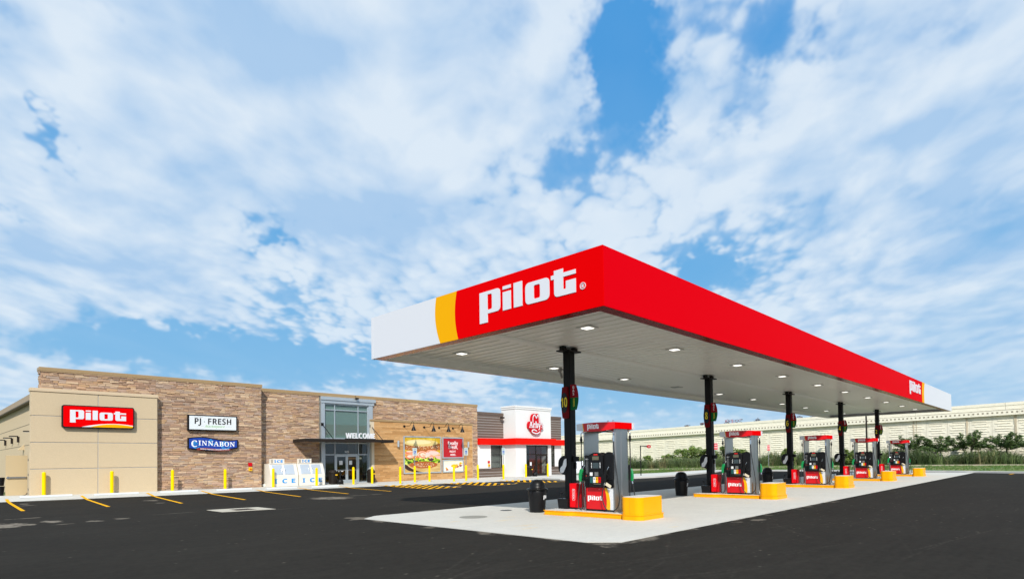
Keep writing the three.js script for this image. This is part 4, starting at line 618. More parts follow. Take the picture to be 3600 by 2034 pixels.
  const dr = mk('door_frame', [bx(42.46, 42.54, 0.03, 3.13, z - 0.06, z), bx(45.68, 45.76, 0.03, 3.13, z - 0.06, z), bx(42.54, 45.68, 3.05, 3.13, z - 0.06, z), bx(42.54, 45.68, 2.18, 2.26, z - 0.06, z), bx(43.95, 44.03, 2.26, 3.05, z - 0.06, z), bx(43.95, 44.03, 0.03, 2.18, z - 0.06, z), bx(42.54, 43.95, 0.03, 0.15, z - 0.06, z), bx(42.54, 43.95, 1.02, 1.07, z - 0.05, z - 0.01)], M.darkMetal, rest); void fr;
  for (const [a, b, c, d] of [[42.55, 43.94, 2.27, 3.04], [44.04, 45.67, 2.27, 3.04], [42.55, 43.94, 0.16, 2.17]]) mk('pane', bx(a, b, c, d, z - 0.035, z - 0.03), M.tinted, dr);
  const door = mk('door', [bx(44.05, 44.17, 0.05, 2.17, z - 0.05, z + 0.01), bx(45.54, 45.66, 0.05, 2.17, z - 0.05, z + 0.01), bx(44.17, 45.54, 2.06, 2.17, z - 0.05, z + 0.01), bx(44.17, 45.54, 0.05, 0.3, z - 0.05, z + 0.01), bx(44.66, 44.76, 0.3, 2.06, z - 0.05, z + 0.01)], M.darkMetal, rest);
  mk('pane', bx(44.76, 45.54, 0.3, 2.06, z - 0.03, z - 0.025), M.tinted, door); mk('pane', bx(44.17, 44.66, 0.3, 2.06, z - 0.03, z - 0.025), M.tinted, door); mk('push_bar', bx(44.8, 45.5, 1.12, 1.2, z + 0.011, z + 0.05), M.chrome, door);
  mk('notice', bx(43.1, 43.35, 1.1, 1.45, z - 0.028, z - 0.026), M.paper, rest);
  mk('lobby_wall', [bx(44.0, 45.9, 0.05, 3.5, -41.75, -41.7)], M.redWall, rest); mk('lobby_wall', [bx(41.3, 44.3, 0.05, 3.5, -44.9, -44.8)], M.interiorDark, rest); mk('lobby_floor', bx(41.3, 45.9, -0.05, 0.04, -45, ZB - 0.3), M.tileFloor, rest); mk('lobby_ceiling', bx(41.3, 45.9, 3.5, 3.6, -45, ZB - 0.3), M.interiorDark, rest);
  mk('roof_fan', [cyl(40.2, -49, 5.9, 6.8, 0.5, 0.5, 18), cyl(41.9, -47, 5.9, 6.7, 0.4, 0.45, 18)], M.alum, rest);
  mk('camera', [rod([Xq(40.3), 5.9, ZS + 0.05], [Xq(40.3), 5.85, ZS + 0.4], 0.03), bx(Xq(40.1), Xq(40.5), 5.8, 5.95, ZS + 0.3, ZS + 0.5)], M.darkMetal, rest);

  // hat sign
  const h = thing('hat_sign', 'red hat shaped sign with white outline and lettering on the white tower', 'sign', [43.7, 4.2, ZB]);
  const sp = (pts, tension) => new THREE.Shape(new THREE.SplineCurve(pts.map((p) => new THREE.Vector2(p[0] + 43.72, p[1] + 5.2))).getPoints(140));
  const outline = [[-0.66, 0.28], [-0.68, 0.7], [-0.52, 1.0], [-0.22, 1.12], [-0.02, 1.02], [0.2, 1.13], [0.42, 0.98], [0.55, 0.55], [0.58, 0.2], [0.95, 0.16], [1.05, -0.1], [0.95, -0.42], [0.62, -0.44], [0.7, -0.62], [0.5, -0.88], [0.05, -0.97], [-0.45, -0.9], [-0.8, -0.66], [-0.78, -0.48], [-1.1, -0.42], [-1.18, -0.05], [-1.02, 0.28], [-0.66, 0.28]];
  mk('cabinet', ext(sp(outline), 0.22).translate(0, 0, ZB + 0.04), M.signRed, h);
  const stroke = (pts, r) => { const t = tube(pts.map((p) => [p[0] + 43.72, p[1] + 5.2, 0]), r, 60, 8); t.scale(1, 1, 0.3).translate(0, 0, ZB + 0.275); return t; };
  mk('white_outline', stroke([[-0.5, 0.2], [-0.5, 0.62], [-0.42, 0.86], [-0.25, 0.98], [-0.1, 0.82], [0.02, 0.66], [0.12, 0.86], [0.24, 1.0], [0.38, 0.8], [0.44, 0.2]], 0.055), M.whitePaint, h);
  mk('white_brim', stroke([[0.05, -0.64], [-0.3, -0.52], [-0.62, -0.58], [-0.64, -0.72], [-0.3, -0.86], [0.2, -0.86], [0.52, -0.68]], 0.06), M.whitePaint, h);
  const serif = await new FontLoader().loadAsync('fonts/droid/droid_serif_bold.typeface.json');
  { let x = 0; const L = ['A', 'r', 'b', 'y', "'", 's'].map((ch) => { const g = new THREE.ExtrudeGeometry(serif.generateShapes(ch, 0.62), { depth: 0.05, bevelEnabled: false, curveSegments: 4 }); g.computeBoundingBox(); const b = g.boundingBox, w = b.max.x - b.min.x; g.translate(x - b.min.x, 0, 0); x += w + 0.015; return g; }); const k = 2.12 / x; L.forEach((g) => mk('letter', g.scale(k, 1, 1).translate(42.66, 4.88, ZB + 0.264), M.whitePaint, h)); }
}

// ---------------------------------------------------------------- fuel canopy
const CX0 = 10.49, CX1 = 57.25, CZ0 = -7.63, CZ1 = -16.95, CB = 5.05, CT = 6.395, SOF = 5.25, PX = 14.48, PZ = -11.93, STEP = 9.57;
const canopy = thing('fuel_canopy', 'long red and white fuel canopy on five black columns', 'canopy', [34, 0, -12.3]);
{
  const arcPts = (f, n = 12) => { const o = []; for (let i = 0; i <= n; i++) { const y = lerp(CB, CT, i / n); o.push([f(y), y]); } return o; };
  const bow = (top, mid, bot) => (y) => { const t = (y - CB) / (CT - CB); return bot * (1 - t) * (1 - 2 * t) + mid * 4 * t * (1 - t) + top * t * (2 * t - 1); };
  // short face, which looks along -x (drawn in z, y)
  const a = arcPts(bow(-13.54, -13.59, -13.38)), b = arcPts(bow(-12.62, -12.71, -12.58));
  const face = (name, l, r, m) => mk(name, onX(ext(shp([...l, ...r.slice().reverse()]), 0.03), CX0 + 0.03, 0, 0), m, canopy);
  face('white_fascia', [[CZ1 + 0.08, CB], [CZ1 + 0.08, CT]], a, M.whitePaint); face('yellow_fascia', a, b, M.yellowBand); face('red_fascia', b, [[CZ0, CB], [CZ0, CT]], M.redFace);
  mk('corner_post', bx(CX0 - 0.004, CX0 + 0.12, CB - 0.005, CT + 0.005, CZ1 - 0.02, CZ1 + 0.078), M.whitePaint, canopy);
  letters((g) => onX(g, CX0 - 0.002, 5.51, -11.67), 1, 1, 0.012, M.whitePaint, canopy);
  const ring = new THREE.Shape(); ring.absarc(0, 0, 0.082, 0, Math.PI * 2); const hole = new THREE.Path(); hole.absarc(0, 0, 0.066, 0, Math.PI * 2); ring.holes.push(hole);
  const rg = textGeo('R', 0.085, 0.012); rg.translate(-gw(rg) / 2, -0.042, 0);
  mk('registered_mark', [onX(ext(ring, 0.012), CX0 - 0.002, 5.6, -8.19), onX(rg, CX0 - 0.002, 5.6, -8.19)], M.whitePaint, canopy);
  // long face, which looks along +z
  const c = arcPts(bow(45.68, 45.5, 45.55)), d = arcPts(bow(46.5, 46.2, 46.25));
  const long = (name, l, r, m) => mk(name, ext(shp([...l, ...r.slice().reverse()]), 0.03).translate(0, 0, CZ0 - 0.03), m, canopy);
  long('red_fascia', [[CX0 + 0.0305, CB], [CX0 + 0.0305, CT]], c, std([0.74, 0.0002, 0.006], 0.6, 0, { spec: 0.02 })); long('yellow_fascia', c, d, M.yellowBand); long('white_fascia', d, [[CX1, CB], [CX1, CT]], M.whitePaint);
  letters((g) => onZ(g, 41.72, 5.55, CZ0 + 0.002), 1, 1, 0.012, M.whitePaint, canopy);
  mk('white_fascia', [bx(CX1 - 0.03, CX1, CB, CT, CZ1, CZ0 - 0.031)], M.whitePaint, canopy); mk('red_fascia', [bx(CX0 + 0.03, CX1 - 0.03, CB, CT, CZ1, CZ1 + 0.03)], M.redFace, canopy);
  mk('roof_deck', bx(CX0 + 0.04, CX1 - 0.04, 5.42, 5.6, CZ1 + 0.04, CZ0 - 0.04), M.soffitTrim, canopy);
  // lip under the fascia (glossy painted return) and soffit
  const L = 0.36, lip = (x0, x1, z0, z1, m) => mk('fascia_lip', bx(x0, x1, CB + 0.002, CB + 0.02, z0, z1), m, canopy);
  lip(CX0 + 0.031, CX0 + L, CZ1 + 0.031, CZ0 - L - 0.001, M.lip); lip(CX0 + 0.031, CX1 - 0.031, CZ0 - L, CZ0 - 0.031, M.lip); lip(CX0 + L + 0.001, CX1 - 0.031, CZ1 + 0.031, CZ1 + L, M.soffitTrim); lip(CX1 - L, CX1 - 0.031, CZ1 + L + 0.001, CZ0 - L - 0.001, M.soffitTrim);
  mk('soffit_return', [bx(CX0 + L, CX0 + L + 0.02, CB + 0.021, SOF + 0.1, CZ1 + L, CZ0 - L), bx(CX0 + L, CX1 - L, CB + 0.021, SOF + 0.1, CZ1 + L - 0.02, CZ1 + L), bx(CX0 + L, CX1 - L, CB + 0.021, SOF + 0.1, CZ0 - L, CZ0 - L + 0.02)], M.soffitTrim, canopy);
  const lights = []; { const xs = [12.65, 17.3]; for (let k = 0; k < 5; k++) for (const x of xs) for (const z of [-9.75, -15.0]) lights.push([x + k * 9.45, z, !(k === 1 && x === 17.3 && z === -15.0)]); }
  const zm = -12.3, w = 0.406, pans = (z0, z1) => {
    let x = CX0 + L + 0.021;
    while (x < CX1 - L - 0.03) { const e = Math.min(x + w, CX1 - L - 0.021); const s = shp([[x + 0.02, 0.04], [x + 0.045, 0], [e - 0.045, 0], [e - 0.02, 0.04], [e - 0.001, 0.04], [e - 0.001, 0.06], [x + 0.001, 0.06], [x + 0.001, 0.04]]); mk('soffit_panel', ext(s, z1 - z0).translate(0, SOF, z0), M.soffit, canopy); x = e; }
  };
  pans(CZ1 + L + 0.001, zm - 0.26); pans(zm + 0.26, CZ0 - L - 0.001);
  mk('soffit_beam', ext(shp([[-0.26, 0.06], [-0.26, -0.01], [-0.14, -0.045], [0.14, -0.045], [0.26, -0.01], [0.26, 0.06]]), CX1 - CX0 - 2 * L - 0.05).rotateY(Math.PI / 2).translate(CX0 + L + 0.02, SOF, zm), M.soffit, canopy);
  for (const [x, z, on] of lights) {
    const f = mk('soffit_light', bx(x - 0.23, x + 0.23, SOF - 0.024, SOF - 0.001, z - 0.23, z + 0.23, 0.012), M.housing, canopy);
    mk('lens', bx(x - 0.13, x + 0.13, SOF - 0.034, SOF - 0.025, z - 0.13, z + 0.13), on ? M.led : M.ledOff, f);
  }
  for (let k = 0; k < 5; k++) {
    const x = PX + k * STEP, col = mk('column', bx(x - 0.135, x + 0.135, 0.15, 5.1, PZ - 0.135, PZ + 0.135, 0.02), M.black, canopy);
    mk('bracket', [bx(x - 0.38, x + 0.38, 5.09, 5.13, PZ - 0.2, PZ + 0.2), bx(x - 0.38, x - 0.18, 5.131, 5.24, PZ - 0.06, PZ + 0.06), bx(x + 0.18, x + 0.38, 5.131, 5.24, PZ - 0.06, PZ + 0.06)], M.black, col);
    mk('base_plate', bx(x - 0.2, x + 0.2, 0.155, 0.18, PZ - 0.2, PZ + 0.2), M.black, col);
    mk('junction_box', [bx(x - 0.06, x + 0.06, 1.62, 1.78, PZ + 0.136, PZ + 0.3), bx(x + 0.02, x + 0.1, 1.4, 1.58, PZ + 0.136, PZ + 0.17)], M.black, col);
    if (k === 0) mk('security_camera', [new THREE.SphereGeometry(0.07, 14, 10).translate(x - 0.02, 4.55, PZ - 0.36), rod([x, 4.5, PZ - 0.14], [x - 0.02, 4.62, PZ - 0.34], 0.02), rod([x - 0.02, 4.55, PZ - 0.36], [x, 4.3, PZ - 0.3], 0.035)], std([0.34, 0.30, 0.26], 0.5), col);
  }
}
// Fuel islands: everything is built for the nearest and set down again for the next four.
const NTH = ['nearest', 'second', 'third', 'fourth', 'farthest'];
const place = (make, label) => { const o = make(); o.userData.label = label(0); for (let k = 1; k < 5; k++) dup(o, k * 9.5, 0, 0, label(k)); };
place(() => {
  const t = thing('pump_island', '', 'pump island', [14.2, 0.012, -10.6], 'yellow edged pump islands');
  const pl = (o) => { const s = path(new THREE.Shape(), [[13.5 - o, -12.25 - o, .12], [14.95 + o, -12.25 - o, .12], [14.95 + o, -11.35, .12], [14.8 + o, -11.1, .12], [14.8 + o, -9.44], [13.63 - o, -9.44], [13.63 - o, -11.1, .14], [13.5 - o, -11.35, .14]]); return s; };
  mk('steel_skirt', [flatUp(ext(pl(0), 0.14), 0.152), flatUp(ext(pl(0.02), 0.02), 0.152), flatUp(ext(pl(0.015), 0.012), 0.03)], M.orange, t);
  mk('concrete_top', flatUp(ext(pl(-0.015), 0.02), 0.156), M.kerb, t);
  return t;
}, (k) => `low concrete pump island with orange steel edge, ${NTH[k]} along the pad`);
place(() => {
  const t = thing('island_barrier', '', 'barrier', [14.2, 0.012, -9.1], 'orange barrier boxes at the island ends');
  const rp = (o) => roundPts(13.54 - o, 14.79 + o, -9.43, -8.76 + o, 0.2, 8);
  const body = mk('barrier_box', plan(rp(0), 0.12, 0.63), M.orange, t); void body;
  mk('skirt', plan(rp(0.03), 0.012, 0.135), M.orange, t); mk('bead', plan(rp(0.042), 0.136, 0.152), M.orange, t); mk('concrete_fill', plan(rp(-0.03), 0.6, 0.637), M.kerb, t);
  mk('seam', bx(13.537, 13.541, 0.153, 0.62, -9.1, -9.094), std([0.6, 0.25, 0.002], 0.5), t);
  return t;
}, (k) => `orange steel barrier box with white concrete fill, ${NTH[k]} along the pad`);

// dispenser graphics
const bandTex = canvasTex(1024, 128, (c, w, h) => {
  c.fillStyle = '#c80412'; c.fillRect(0, 0, w, h); c.fillStyle = '#d9dce2'; c.fillRect(0, 0, 190, h);
  c.fillStyle = '#f0b400'; c.beginPath(); c.moveTo(186, 0); c.quadraticCurveTo(190, h * 0.5, 216, h); c.lineTo(238, h); c.quadraticCurveTo(212, h * 0.5, 205, 0); c.fill();
  c.fillStyle = '#d9dce2'; c.beginPath(); c.moveTo(0, 0); c.lineTo(186, 0); c.quadraticCurveTo(190, h * 0.5, 216, h); c.lineTo(0, h); c.fill();
  c.fillStyle = '#e00a16'; c.beginPath(); c.moveTo(640, h); c.quadraticCurveTo(760, h * 0.3, 830, 0); c.lineTo(w, 0); c.lineTo(w, h); c.fill();
  drawWord(c, 330, 88, 310, '#f4f5f6', 1.15);
});
const lowTex = canvasTex(640, 384, (c, w, h) => {
  c.fillStyle = '#d20512'; c.fillRect(0, 0, w, h);
  c.fillStyle = '#dfe1e4'; c.beginPath(); c.moveTo(470, 0); c.quadraticCurveTo(560, h * 0.45, 535, h); c.lineTo(w, h); c.lineTo(w, 0); c.fill();
  c.fillStyle = '#f2b705'; c.beginPath(); c.moveTo(420, 0); c.quadraticCurveTo(500, h * 0.5, 455, h); c.lineTo(545, h); c.quadraticCurveTo(575, h * 0.45, 478, 0); c.fill();
  drawWord(c, 28, 222, 360, '#f2f2f2', 1.15);
  c.fillStyle = '#c9c9c9'; c.beginPath(); c.arc(300, 26, 6, 0, 7); c.fill();
});
const textPlate = canvasTex(128, 256, (c, w, h) => { c.fillStyle = '#101112'; c.fillRect(0, 0, w, h); c.fillStyle = '#d4d6d8'; c.font = 'bold 19px sans-serif'; c.textAlign = 'center'; c.fillText('WARNING', w / 2, 26); for (let i = 0; i < 15; i++) { c.globalAlpha = 0.55; const l = rr(50, 96); c.fillRect(w / 2 - l / 2, 44 + i * 10, l, 4); if (i === 4 || i === 9) continue; } c.globalAlpha = 1; c.fillStyle = '#b8332c'; for (const x of [30, 98]) { c.beginPath(); c.moveTo(x, 204); c.lineTo(x + 14, 228); c.lineTo(x - 14, 228); c.fill(); } });
const bandMat = std(0xffffff, 0.3, 0, { map: bandTex }), lowMat = std(0xffffff, 0.3, 0, { map: lowTex }), plateMat = std(0xffffff, 0.5, 0, { map: textPlate });
place(() => {
  const t = thing('fuel_dispenser', '', 'fuel pump', [14.29, 0.156, -10.42], 'fuel dispensers under the canopy');
  const C = [14.29, -10.42], turn = (g) => g.translate(-C[0], 0, -C[1]).rotateY(Math.PI).translate(C[0], 0, C[1]);
  mk('plinth', bx(14.0, 14.58, 0.157, 0.215, -10.95, -9.89), M.black, t);
  const side = (s) => plan([[13.95, 0], [13.95, 0.05], [14.0, 0.1], [14.2, 0.1], [14.235, 0.125], [14.345, 0.125], [14.38, 0.1], [14.58, 0.1], [14.63, 0.05], [14.63, 0]].map(([x, d]) => [x, s > 0 ? -9.915 + d * 0.9 : -10.925 - d * 0.9]), 0.157, 2.55);
  mk('side_panel', side(1), M.steel, t); mk('side_panel', side(-1), M.steel, t);
  mk('cabinet', bx(13.99, 14.59, 0.216, 1.78, -10.92, -9.92), M.black, t);
  // roof band, bowed on both long sides
  const N = 16, zA = -11.14, zB = -9.74, bowX = (u) => 13.83 - 0.07 * Math.sin(Math.PI * u), yb = (u) => 2.545 - 0.06 * Math.sin(Math.PI * u), yt = (u) => 2.735 + 0.015 * Math.sin(Math.PI * u);
  const bandG = () => { const P = [], UV = [], I = []; for (let i = 0; i <= N; i++) { const u = i / N, z = lerp(zA, zB, u); P.push(bowX(u), yb(u), z, bowX(u), yt(u), z); UV.push(u, 0, u, 1); } for (let i = 0; i < N; i++) { const a = 2 * i; I.push(a, a + 2, a + 1, a + 1, a + 2, a + 3); } const g = new THREE.BufferGeometry(); g.setAttribute('position', new THREE.Float32BufferAttribute(P, 3)); g.setAttribute('uv', new THREE.Float32BufferAttribute(UV, 2)); g.setIndex(I); g.computeVertexNormals(); return g; };
  const outl = []; for (let i = 0; i <= N; i++) outl.push([bowX(i / N) + 0.012, lerp(zA, zB, i / N)]); for (let i = N; i >= 0; i--) outl.push([2 * C[0] - bowX(1 - i / N) - 0.012, lerp(zA, zB, i / N)]);
  const v = mk('valance', plan(outl, 2.555, 2.725), M.redFace, t);
  mk('front_graphic', bandG(), bandMat, v, true); mk('rear_graphic', turn(bandG()), bandMat, v, true);
  mk('end_cap', bx(13.835, 14.68, 2.548, 2.735, zB - 0.02, zB + 0.005), M.redFace, v); mk('white_edge', bx(14.681, 14.745, 2.548, 2.735, zB - 0.02, zB + 0.006), M.whitePaint, v); mk('end_cap', bx(13.9, 14.745, 2.548, 2.735, zA - 0.005, zA + 0.02), M.whitePaint, v);
  for (const z of [-9.92, -10.1]) mk('lifting_eye', new THREE.TorusGeometry(0.03, 0.008, 6, 14).rotateY(Math.PI / 2).translate(14.0, 2.765, z), M.chrome, v);
  mk('top_beam', bx(13.98, 14.6, 2.5, 2.556, -11.0, -9.84), M.black, t);
  // one working side; the other is the same turned half round
  for (const f of [(g) => g, turn]) {
    const put = (n, g, m, p = t, k = false) => mk(n, [].concat(g).map(f), m, p, k);
    put('graphic_panel', onX(new THREE.PlaneGeometry(1.0, 0.63), 13.982, 0.53, -10.42), lowMat, t, true);
    const arch = (z0, z1, y0, ys, yt2, x0, x1) => { const s = new THREE.Shape(); s.moveTo(z0, y0); s.lineTo(z1, y0); s.lineTo(z1, ys); s.quadraticCurveTo((z0 + z1) / 2, 2 * yt2 - ys, z0, ys); s.closePath(); return onX(ext(s, x1 - x0, 0.008), x1, 0, 0); };
    const head = put('control_head', [bx(13.93, 14.02, 0.87, 1.8, -10.94, -9.9, 0.012)], M.blackGloss);
    const hood = put('screen_module', arch(-10.72, -10.22, 0.89, 1.79, 1.87, 13.85, 14.0), M.blackPlastic, head);
    put('hose_module', arch(-10.2, -9.91, 1.1, 1.8, 1.88, 13.91, 14.0), M.blackPlastic, head);
    put('text_plate', onX(new THREE.PlaneGeometry(0.17, 0.62), 13.925, 1.42, -10.83), plateMat, head, true);
    put('top_light', bx(13.83, 13.85, 1.80, 1.835, -10.52, -10.38), std([0.75, 0.02, 0.015], 0.3), head);
    put('display', bx(13.832, 13.84, 1.66, 1.77, -10.57, -10.34), M.display, head);
    put('screen_bezel', bx(13.832, 13.84, 1.38, 1.61, -10.62, -10.27), M.black, head); put('screen', bx(13.826, 13.833, 1.42, 1.58, -10.55, -10.34), M.screen, head);
    for (let i = 0; i < 4; i++) for (const z of [-10.6, -10.29]) put('soft_key', bx(13.827, 13.833, 1.43 + i * 0.042, 1.456 + i * 0.042, z - 0.013, z + 0.013), M.paper, head);
    put('card_reader', bx(13.82, 13.84, 1.2, 1.3, -10.66, -10.57), M.paper, head); put('keypad', bx(13.81, 13.84, 1.19, 1.31, -10.48, -10.36), std([0.2, 0.2, 0.19], 0.5, 0.3), head); put('receipt_slot', bx(13.825, 13.84, 1.22, 1.26, -10.32, -10.24), M.black, head);
    put('diesel_button', bx(13.825, 13.84, 0.99, 1.16, -10.66, -10.56), M.teal, head);
    [[M.paper, -10.5], [std([0.9, 0.5, 0.01], 0.4), -10.41], [M.signRed, -10.32]].forEach(([m, z]) => { put('grade_button', bx(13.822, 13.84, 1.0, 1.165, z - 0.043, z + 0.043), m, head); put('button_window', bx(13.818, 13.823, 1.1, 1.125, z - 0.022, z + 0.022), M.black, head); });
    put('instruction_strip', bx(13.825, 13.84, 0.95, 0.975, -10.53, -10.28), M.display, head);
    // green nozzle at the left, black nozzle at the right, each with its hose
    const nozzle = (z, y, m, bootM) => {
      const body = rshape([[-0.03, -0.14, .02], [0.03, -0.14, .02], [0.04, 0.02, .01], [0.075, 0.12, .02], [0.1, 0.2, .03], [0.06, 0.24, .02], [0.0, 0.2, .02], [-0.035, 0.08, .02], [-0.045, 0.0, .01]]);
      const nz = put('nozzle', [onX(ext(body, 0.05, 0.008), 13.89, y, z)], m);
      put('trigger_guard', tube([[13.865, y + 0.12, z + 0.045], [13.865, y + 0.09, z + 0.1], [13.865, y - 0.02, z + 0.1], [13.865, y - 0.1, z + 0.03]], 0.009, 16, 6), M.black, nz);
      put('spout', tube([[13.87, y + 0.18, z + 0.07], [13.89, y + 0.27, z + 0.1], [13.93, y + 0.34, z + 0.13]], 0.013, 12, 8), M.chrome, nz); put('swivel', rod([13.865, y - 0.14, z], [13.865, y - 0.22, z - 0.02], 0.024, 10), M.chrome, nz); void bootM;
    };
    nozzle(-11.05, 1.17, M.green); nozzle(-10.15, 1.15, M.black);
    put('holster', bx(13.9, 13.95, 1.05, 1.5, -11.02, -10.945, 0.015), M.black); 
    const hose = (pts) => { const h = put('hose', tube(pts, 0.016, 70, 8), M.rubber); return h; };
    const h1 = hose([[13.865, 0.95, -11.07], [13.85, 0.75, -11.1], [13.85, 0.45, -11.14], [13.86, 0.24, -11.13], [13.87, 0.19, -11.06], [13.88, 0.26, -11.0], [13.9, 0.6, -10.99], [13.92, 1.1, -11.03], [13.93, 1.7, -11.05], [13.94, 2.2, -11.05]]);
    const h2 = hose([[13.865, 0.93, -10.17], [13.84, 0.75, -10.22], [13.84, 0.48, -10.22], [13.85, 0.24, -10.1], [13.85, 0.19, -9.92], [13.86, 0.3, -9.73], [13.87, 0.55, -9.66], [13.89, 0.95, -9.71], [13.91, 1.45, -9.79], [13.92, 1.9, -9.85], [13.92, 2.2, -9.87]]);
    for (const [h, z] of [[h1, -11.05], [h2, -9.87]]) { put('breakaway', [rod([13.93, 2.19, z], [13.935, 2.36, z], 0.03, 12), rod([13.93, 2.24, z], [13.93, 2.29, z], 0.042, 12)], z < -10.5 ? M.black : M.chrome, h); put('hose_elbow', tube([[13.935, 2.34, z], [13.94, 2.46, z], [13.97, 2.53, z * 0.5 + C[1] * 0.5]], 0.018, 14, 8), M.chrome, h); }
    if (f !== turn) put('receipt', new THREE.BoxGeometry(0.004, 0.09, 0.2).rotateX(0.5).translate(13.85, 0.93, -10.02), M.cream);
  }
  return t;
}, (k) => `steel and black fuel dispenser with red lower panel, ${NTH[k]} along the pad`);

// number signs and grade flags on the columns
const flag = (o) => [[0, 0, .03], [0.2, 0.06, .06], [0.29, 0.36, .12], [0.2, 0.7, .06], [0, 0.76, .03]];
for (let k = 0; k < 5; k++) {
  const x = PX + k * STEP - 0.14, n = String(10 - 2 * k);
  const t = thing('pump_number_sign', `red and black pump number sign showing ${n}, on the ${NTH[k]} column`, 'number sign', [x - 0.1, 2.9, PZ], 'pump number signs');
  mk('plate', onX(ext(rshape([[-0.11, 2.98, .03], [0.1, 2.98, .03], [0.125, 3.45, .1], [0.1, 3.97, .03], [-0.11, 3.97, .03], [-0.165, 3.47, .2]]), 0.07), x - 0.02, 0, PZ), std([0.16, 0.003, 0.005], 0.5, 0, { spec: 0.2 }), t);
  const el = new THREE.Shape(); el.absellipse(-0.018, 3.47, 0.14, 0.32, 0, Math.PI * 2); mk('disc', onX(ext(el, 0.012), x - 0.091, 0, PZ), M.blackGloss, t);
  const g = textGeo(n, 0.3, 0.008), w = gw(g); g.scale(0.6, 1, 1).translate(-w * 0.3 - 0.02, 3.33, 0); mk('numeral', onX(g, x - 0.104, 0, PZ), std([0.85, 0.62, 0.01], 0.5), t);
  const f = thing('grade_flag', `red and green gas and diesel flag on the ${NTH[k]} column`, 'flag sign', [x + 0.14, 3.2, PZ + 0.28], 'gas and diesel flags');
  const X = x + 0.06, z = PZ + 0.14; const half = (y0, y1, m, name) => { const L = []; for (let i = 0; i <= 8; i++) { const y = lerp(y0, y1, i / 8), q = (y - 3.62) / 0.42; L.push([0.26 - 0.1 * q * q, y]); } return mk(name, onX(ext(shp([[0, y0], ...L, [0, y1]]), 0.09), X + 0.045, 0, z), m, f); };
  half(3.24, 3.619, std([0.006, 0.12, 0.03], 0.5, 0, { spec: 0.2 }), 'lower_panel'); half(3.621, 4.03, std([0.28, 0.006, 0.014], 0.5, 0, { spec: 0.2 }), 'upper_panel');
  [...'GAS'].forEach((ch, i) => { const q = textGeo(ch, 0.085, 0.004), w2 = gw(q); mk('letter', onX(q.translate(0.13 - w2 / 2, 3.9 - i * 0.105, 0), X - 0.0455, 0, z), M.paper, f); });
  const dsl = textGeo('DIESEL', 0.06, 0.004); mk('lettering', onX(dsl.rotateZ(-Math.PI / 2).translate(0.11, 3.59, 0), X - 0.0455, 0, z), std([0.7, 0.62, 0.02], 0.5), f);
}
place(() => {
  const t = thing('extinguisher_cabinet', '', 'fire extinguisher cabinet', [14.45, 0.156, -11.5], 'red extinguisher cabinets by the columns');
  const b = mk('cabinet', bx(14.18, 14.48, 0.2, 0.95, -11.74, -11.4, 0.012), M.signRed, t); mk('door', bx(14.16, 14.18, 0.22, 0.93, -11.72, -11.42, 0.006), M.red, t);
  const hx = 14.157; [...'FIRE'].forEach((ch, i) => { const q = textGeo(ch, 0.06, 0.003); mk('letter', onX(q.translate(-gw(q) / 2, 0.7 - i * 0.075, 0), hx, 0, -11.56), M.whitePaint, t); });
  mk('letter_frame', [onX(ext(rshape([[-0.05, 0.43, .02], [0.05, 0.43, .02], [0.05, 0.78, .02], [-0.05, 0.78, .02]], [[[-0.042, 0.438, .015], [0.042, 0.438, .015], [0.042, 0.772, .015], [-0.042, 0.772, .015]]]), 0.003), hx, 0, -11.56)], M.whitePaint, t); void b;
  return t;
}, (k) => `red fire extinguisher cabinet on the ${NTH[k]} island, between column and pump`);
place(() => {
  const t = thing('squeegee_bucket', '', 'bucket', [14.2, 0.156, -12.0], 'black squeegee buckets');
  const tr = (x0, x1, z0, z1, y0, y1, f) => { const g = bx(x0, x1, y0, y1, z0, z1), p = g.attributes.position, cx = (x0 + x1) / 2, cz = (z0 + z1) / 2; for (let i = 0; i < p.count; i++) if (p.getY(i) < y0 + 1e-4) { p.setX(i, cx + (p.getX(i) - cx) * f); p.setZ(i, cz + (p.getZ(i) - cz) * f); } g.computeVertexNormals(); return g; };
  mk('tub', tr(14.08, 14.32, -12.16, -11.74, 0.16, 0.45, 0.86), M.blackPlastic, t); mk('rim', bx(14.07, 14.33, 0.45, 0.47, -12.17, -11.73, 0.006), M.blackPlastic, t);
  mk('squeegee', [rod([14.2, 0.46, -12.05], [14.2, 0.62, -12.09], 0.015), bx(14.16, 14.24, 0.62, 0.66, -12.13, -12.05)], M.black, t);
  return t;
}, (k) => `black squeegee bucket at the foot of the ${NTH[k]} column`);
place(() => {
  const t = thing('towel_dispenser', '', 'towel dispenser', [14.45, 1.2, -12.25], 'black towel dispensers on the columns');
  mk('housing', onX(ext(rshape([[-0.36, 1.28, .14], [-0.06, 1.2, .05], [-0.06, 1.78, .06], [-0.2, 1.8, .12], [-0.38, 1.66, .14]]), 0.26, 0.02), 14.6, 0, PZ), M.blackPlastic, t);
  mk('bracket', bx(14.4, 14.5, 1.4, 1.6, PZ - 0.19, PZ - 0.136), M.black, t);
  mk('paper_sheet', onX(ext(rshape([[-0.3, 1.26, .06], [-0.16, 1.27, .04], [-0.03, 1.5, .02], [-0.03, 1.72, .02], [-0.13, 1.68, .04], [-0.19, 1.5, .03], [-0.29, 1.42, .04]]), 0.006), 14.316, 0, PZ), M.paper, t);
  return t;
}, (k) => `black rounded towel dispenser with white paper on the ${NTH[k]} column`);

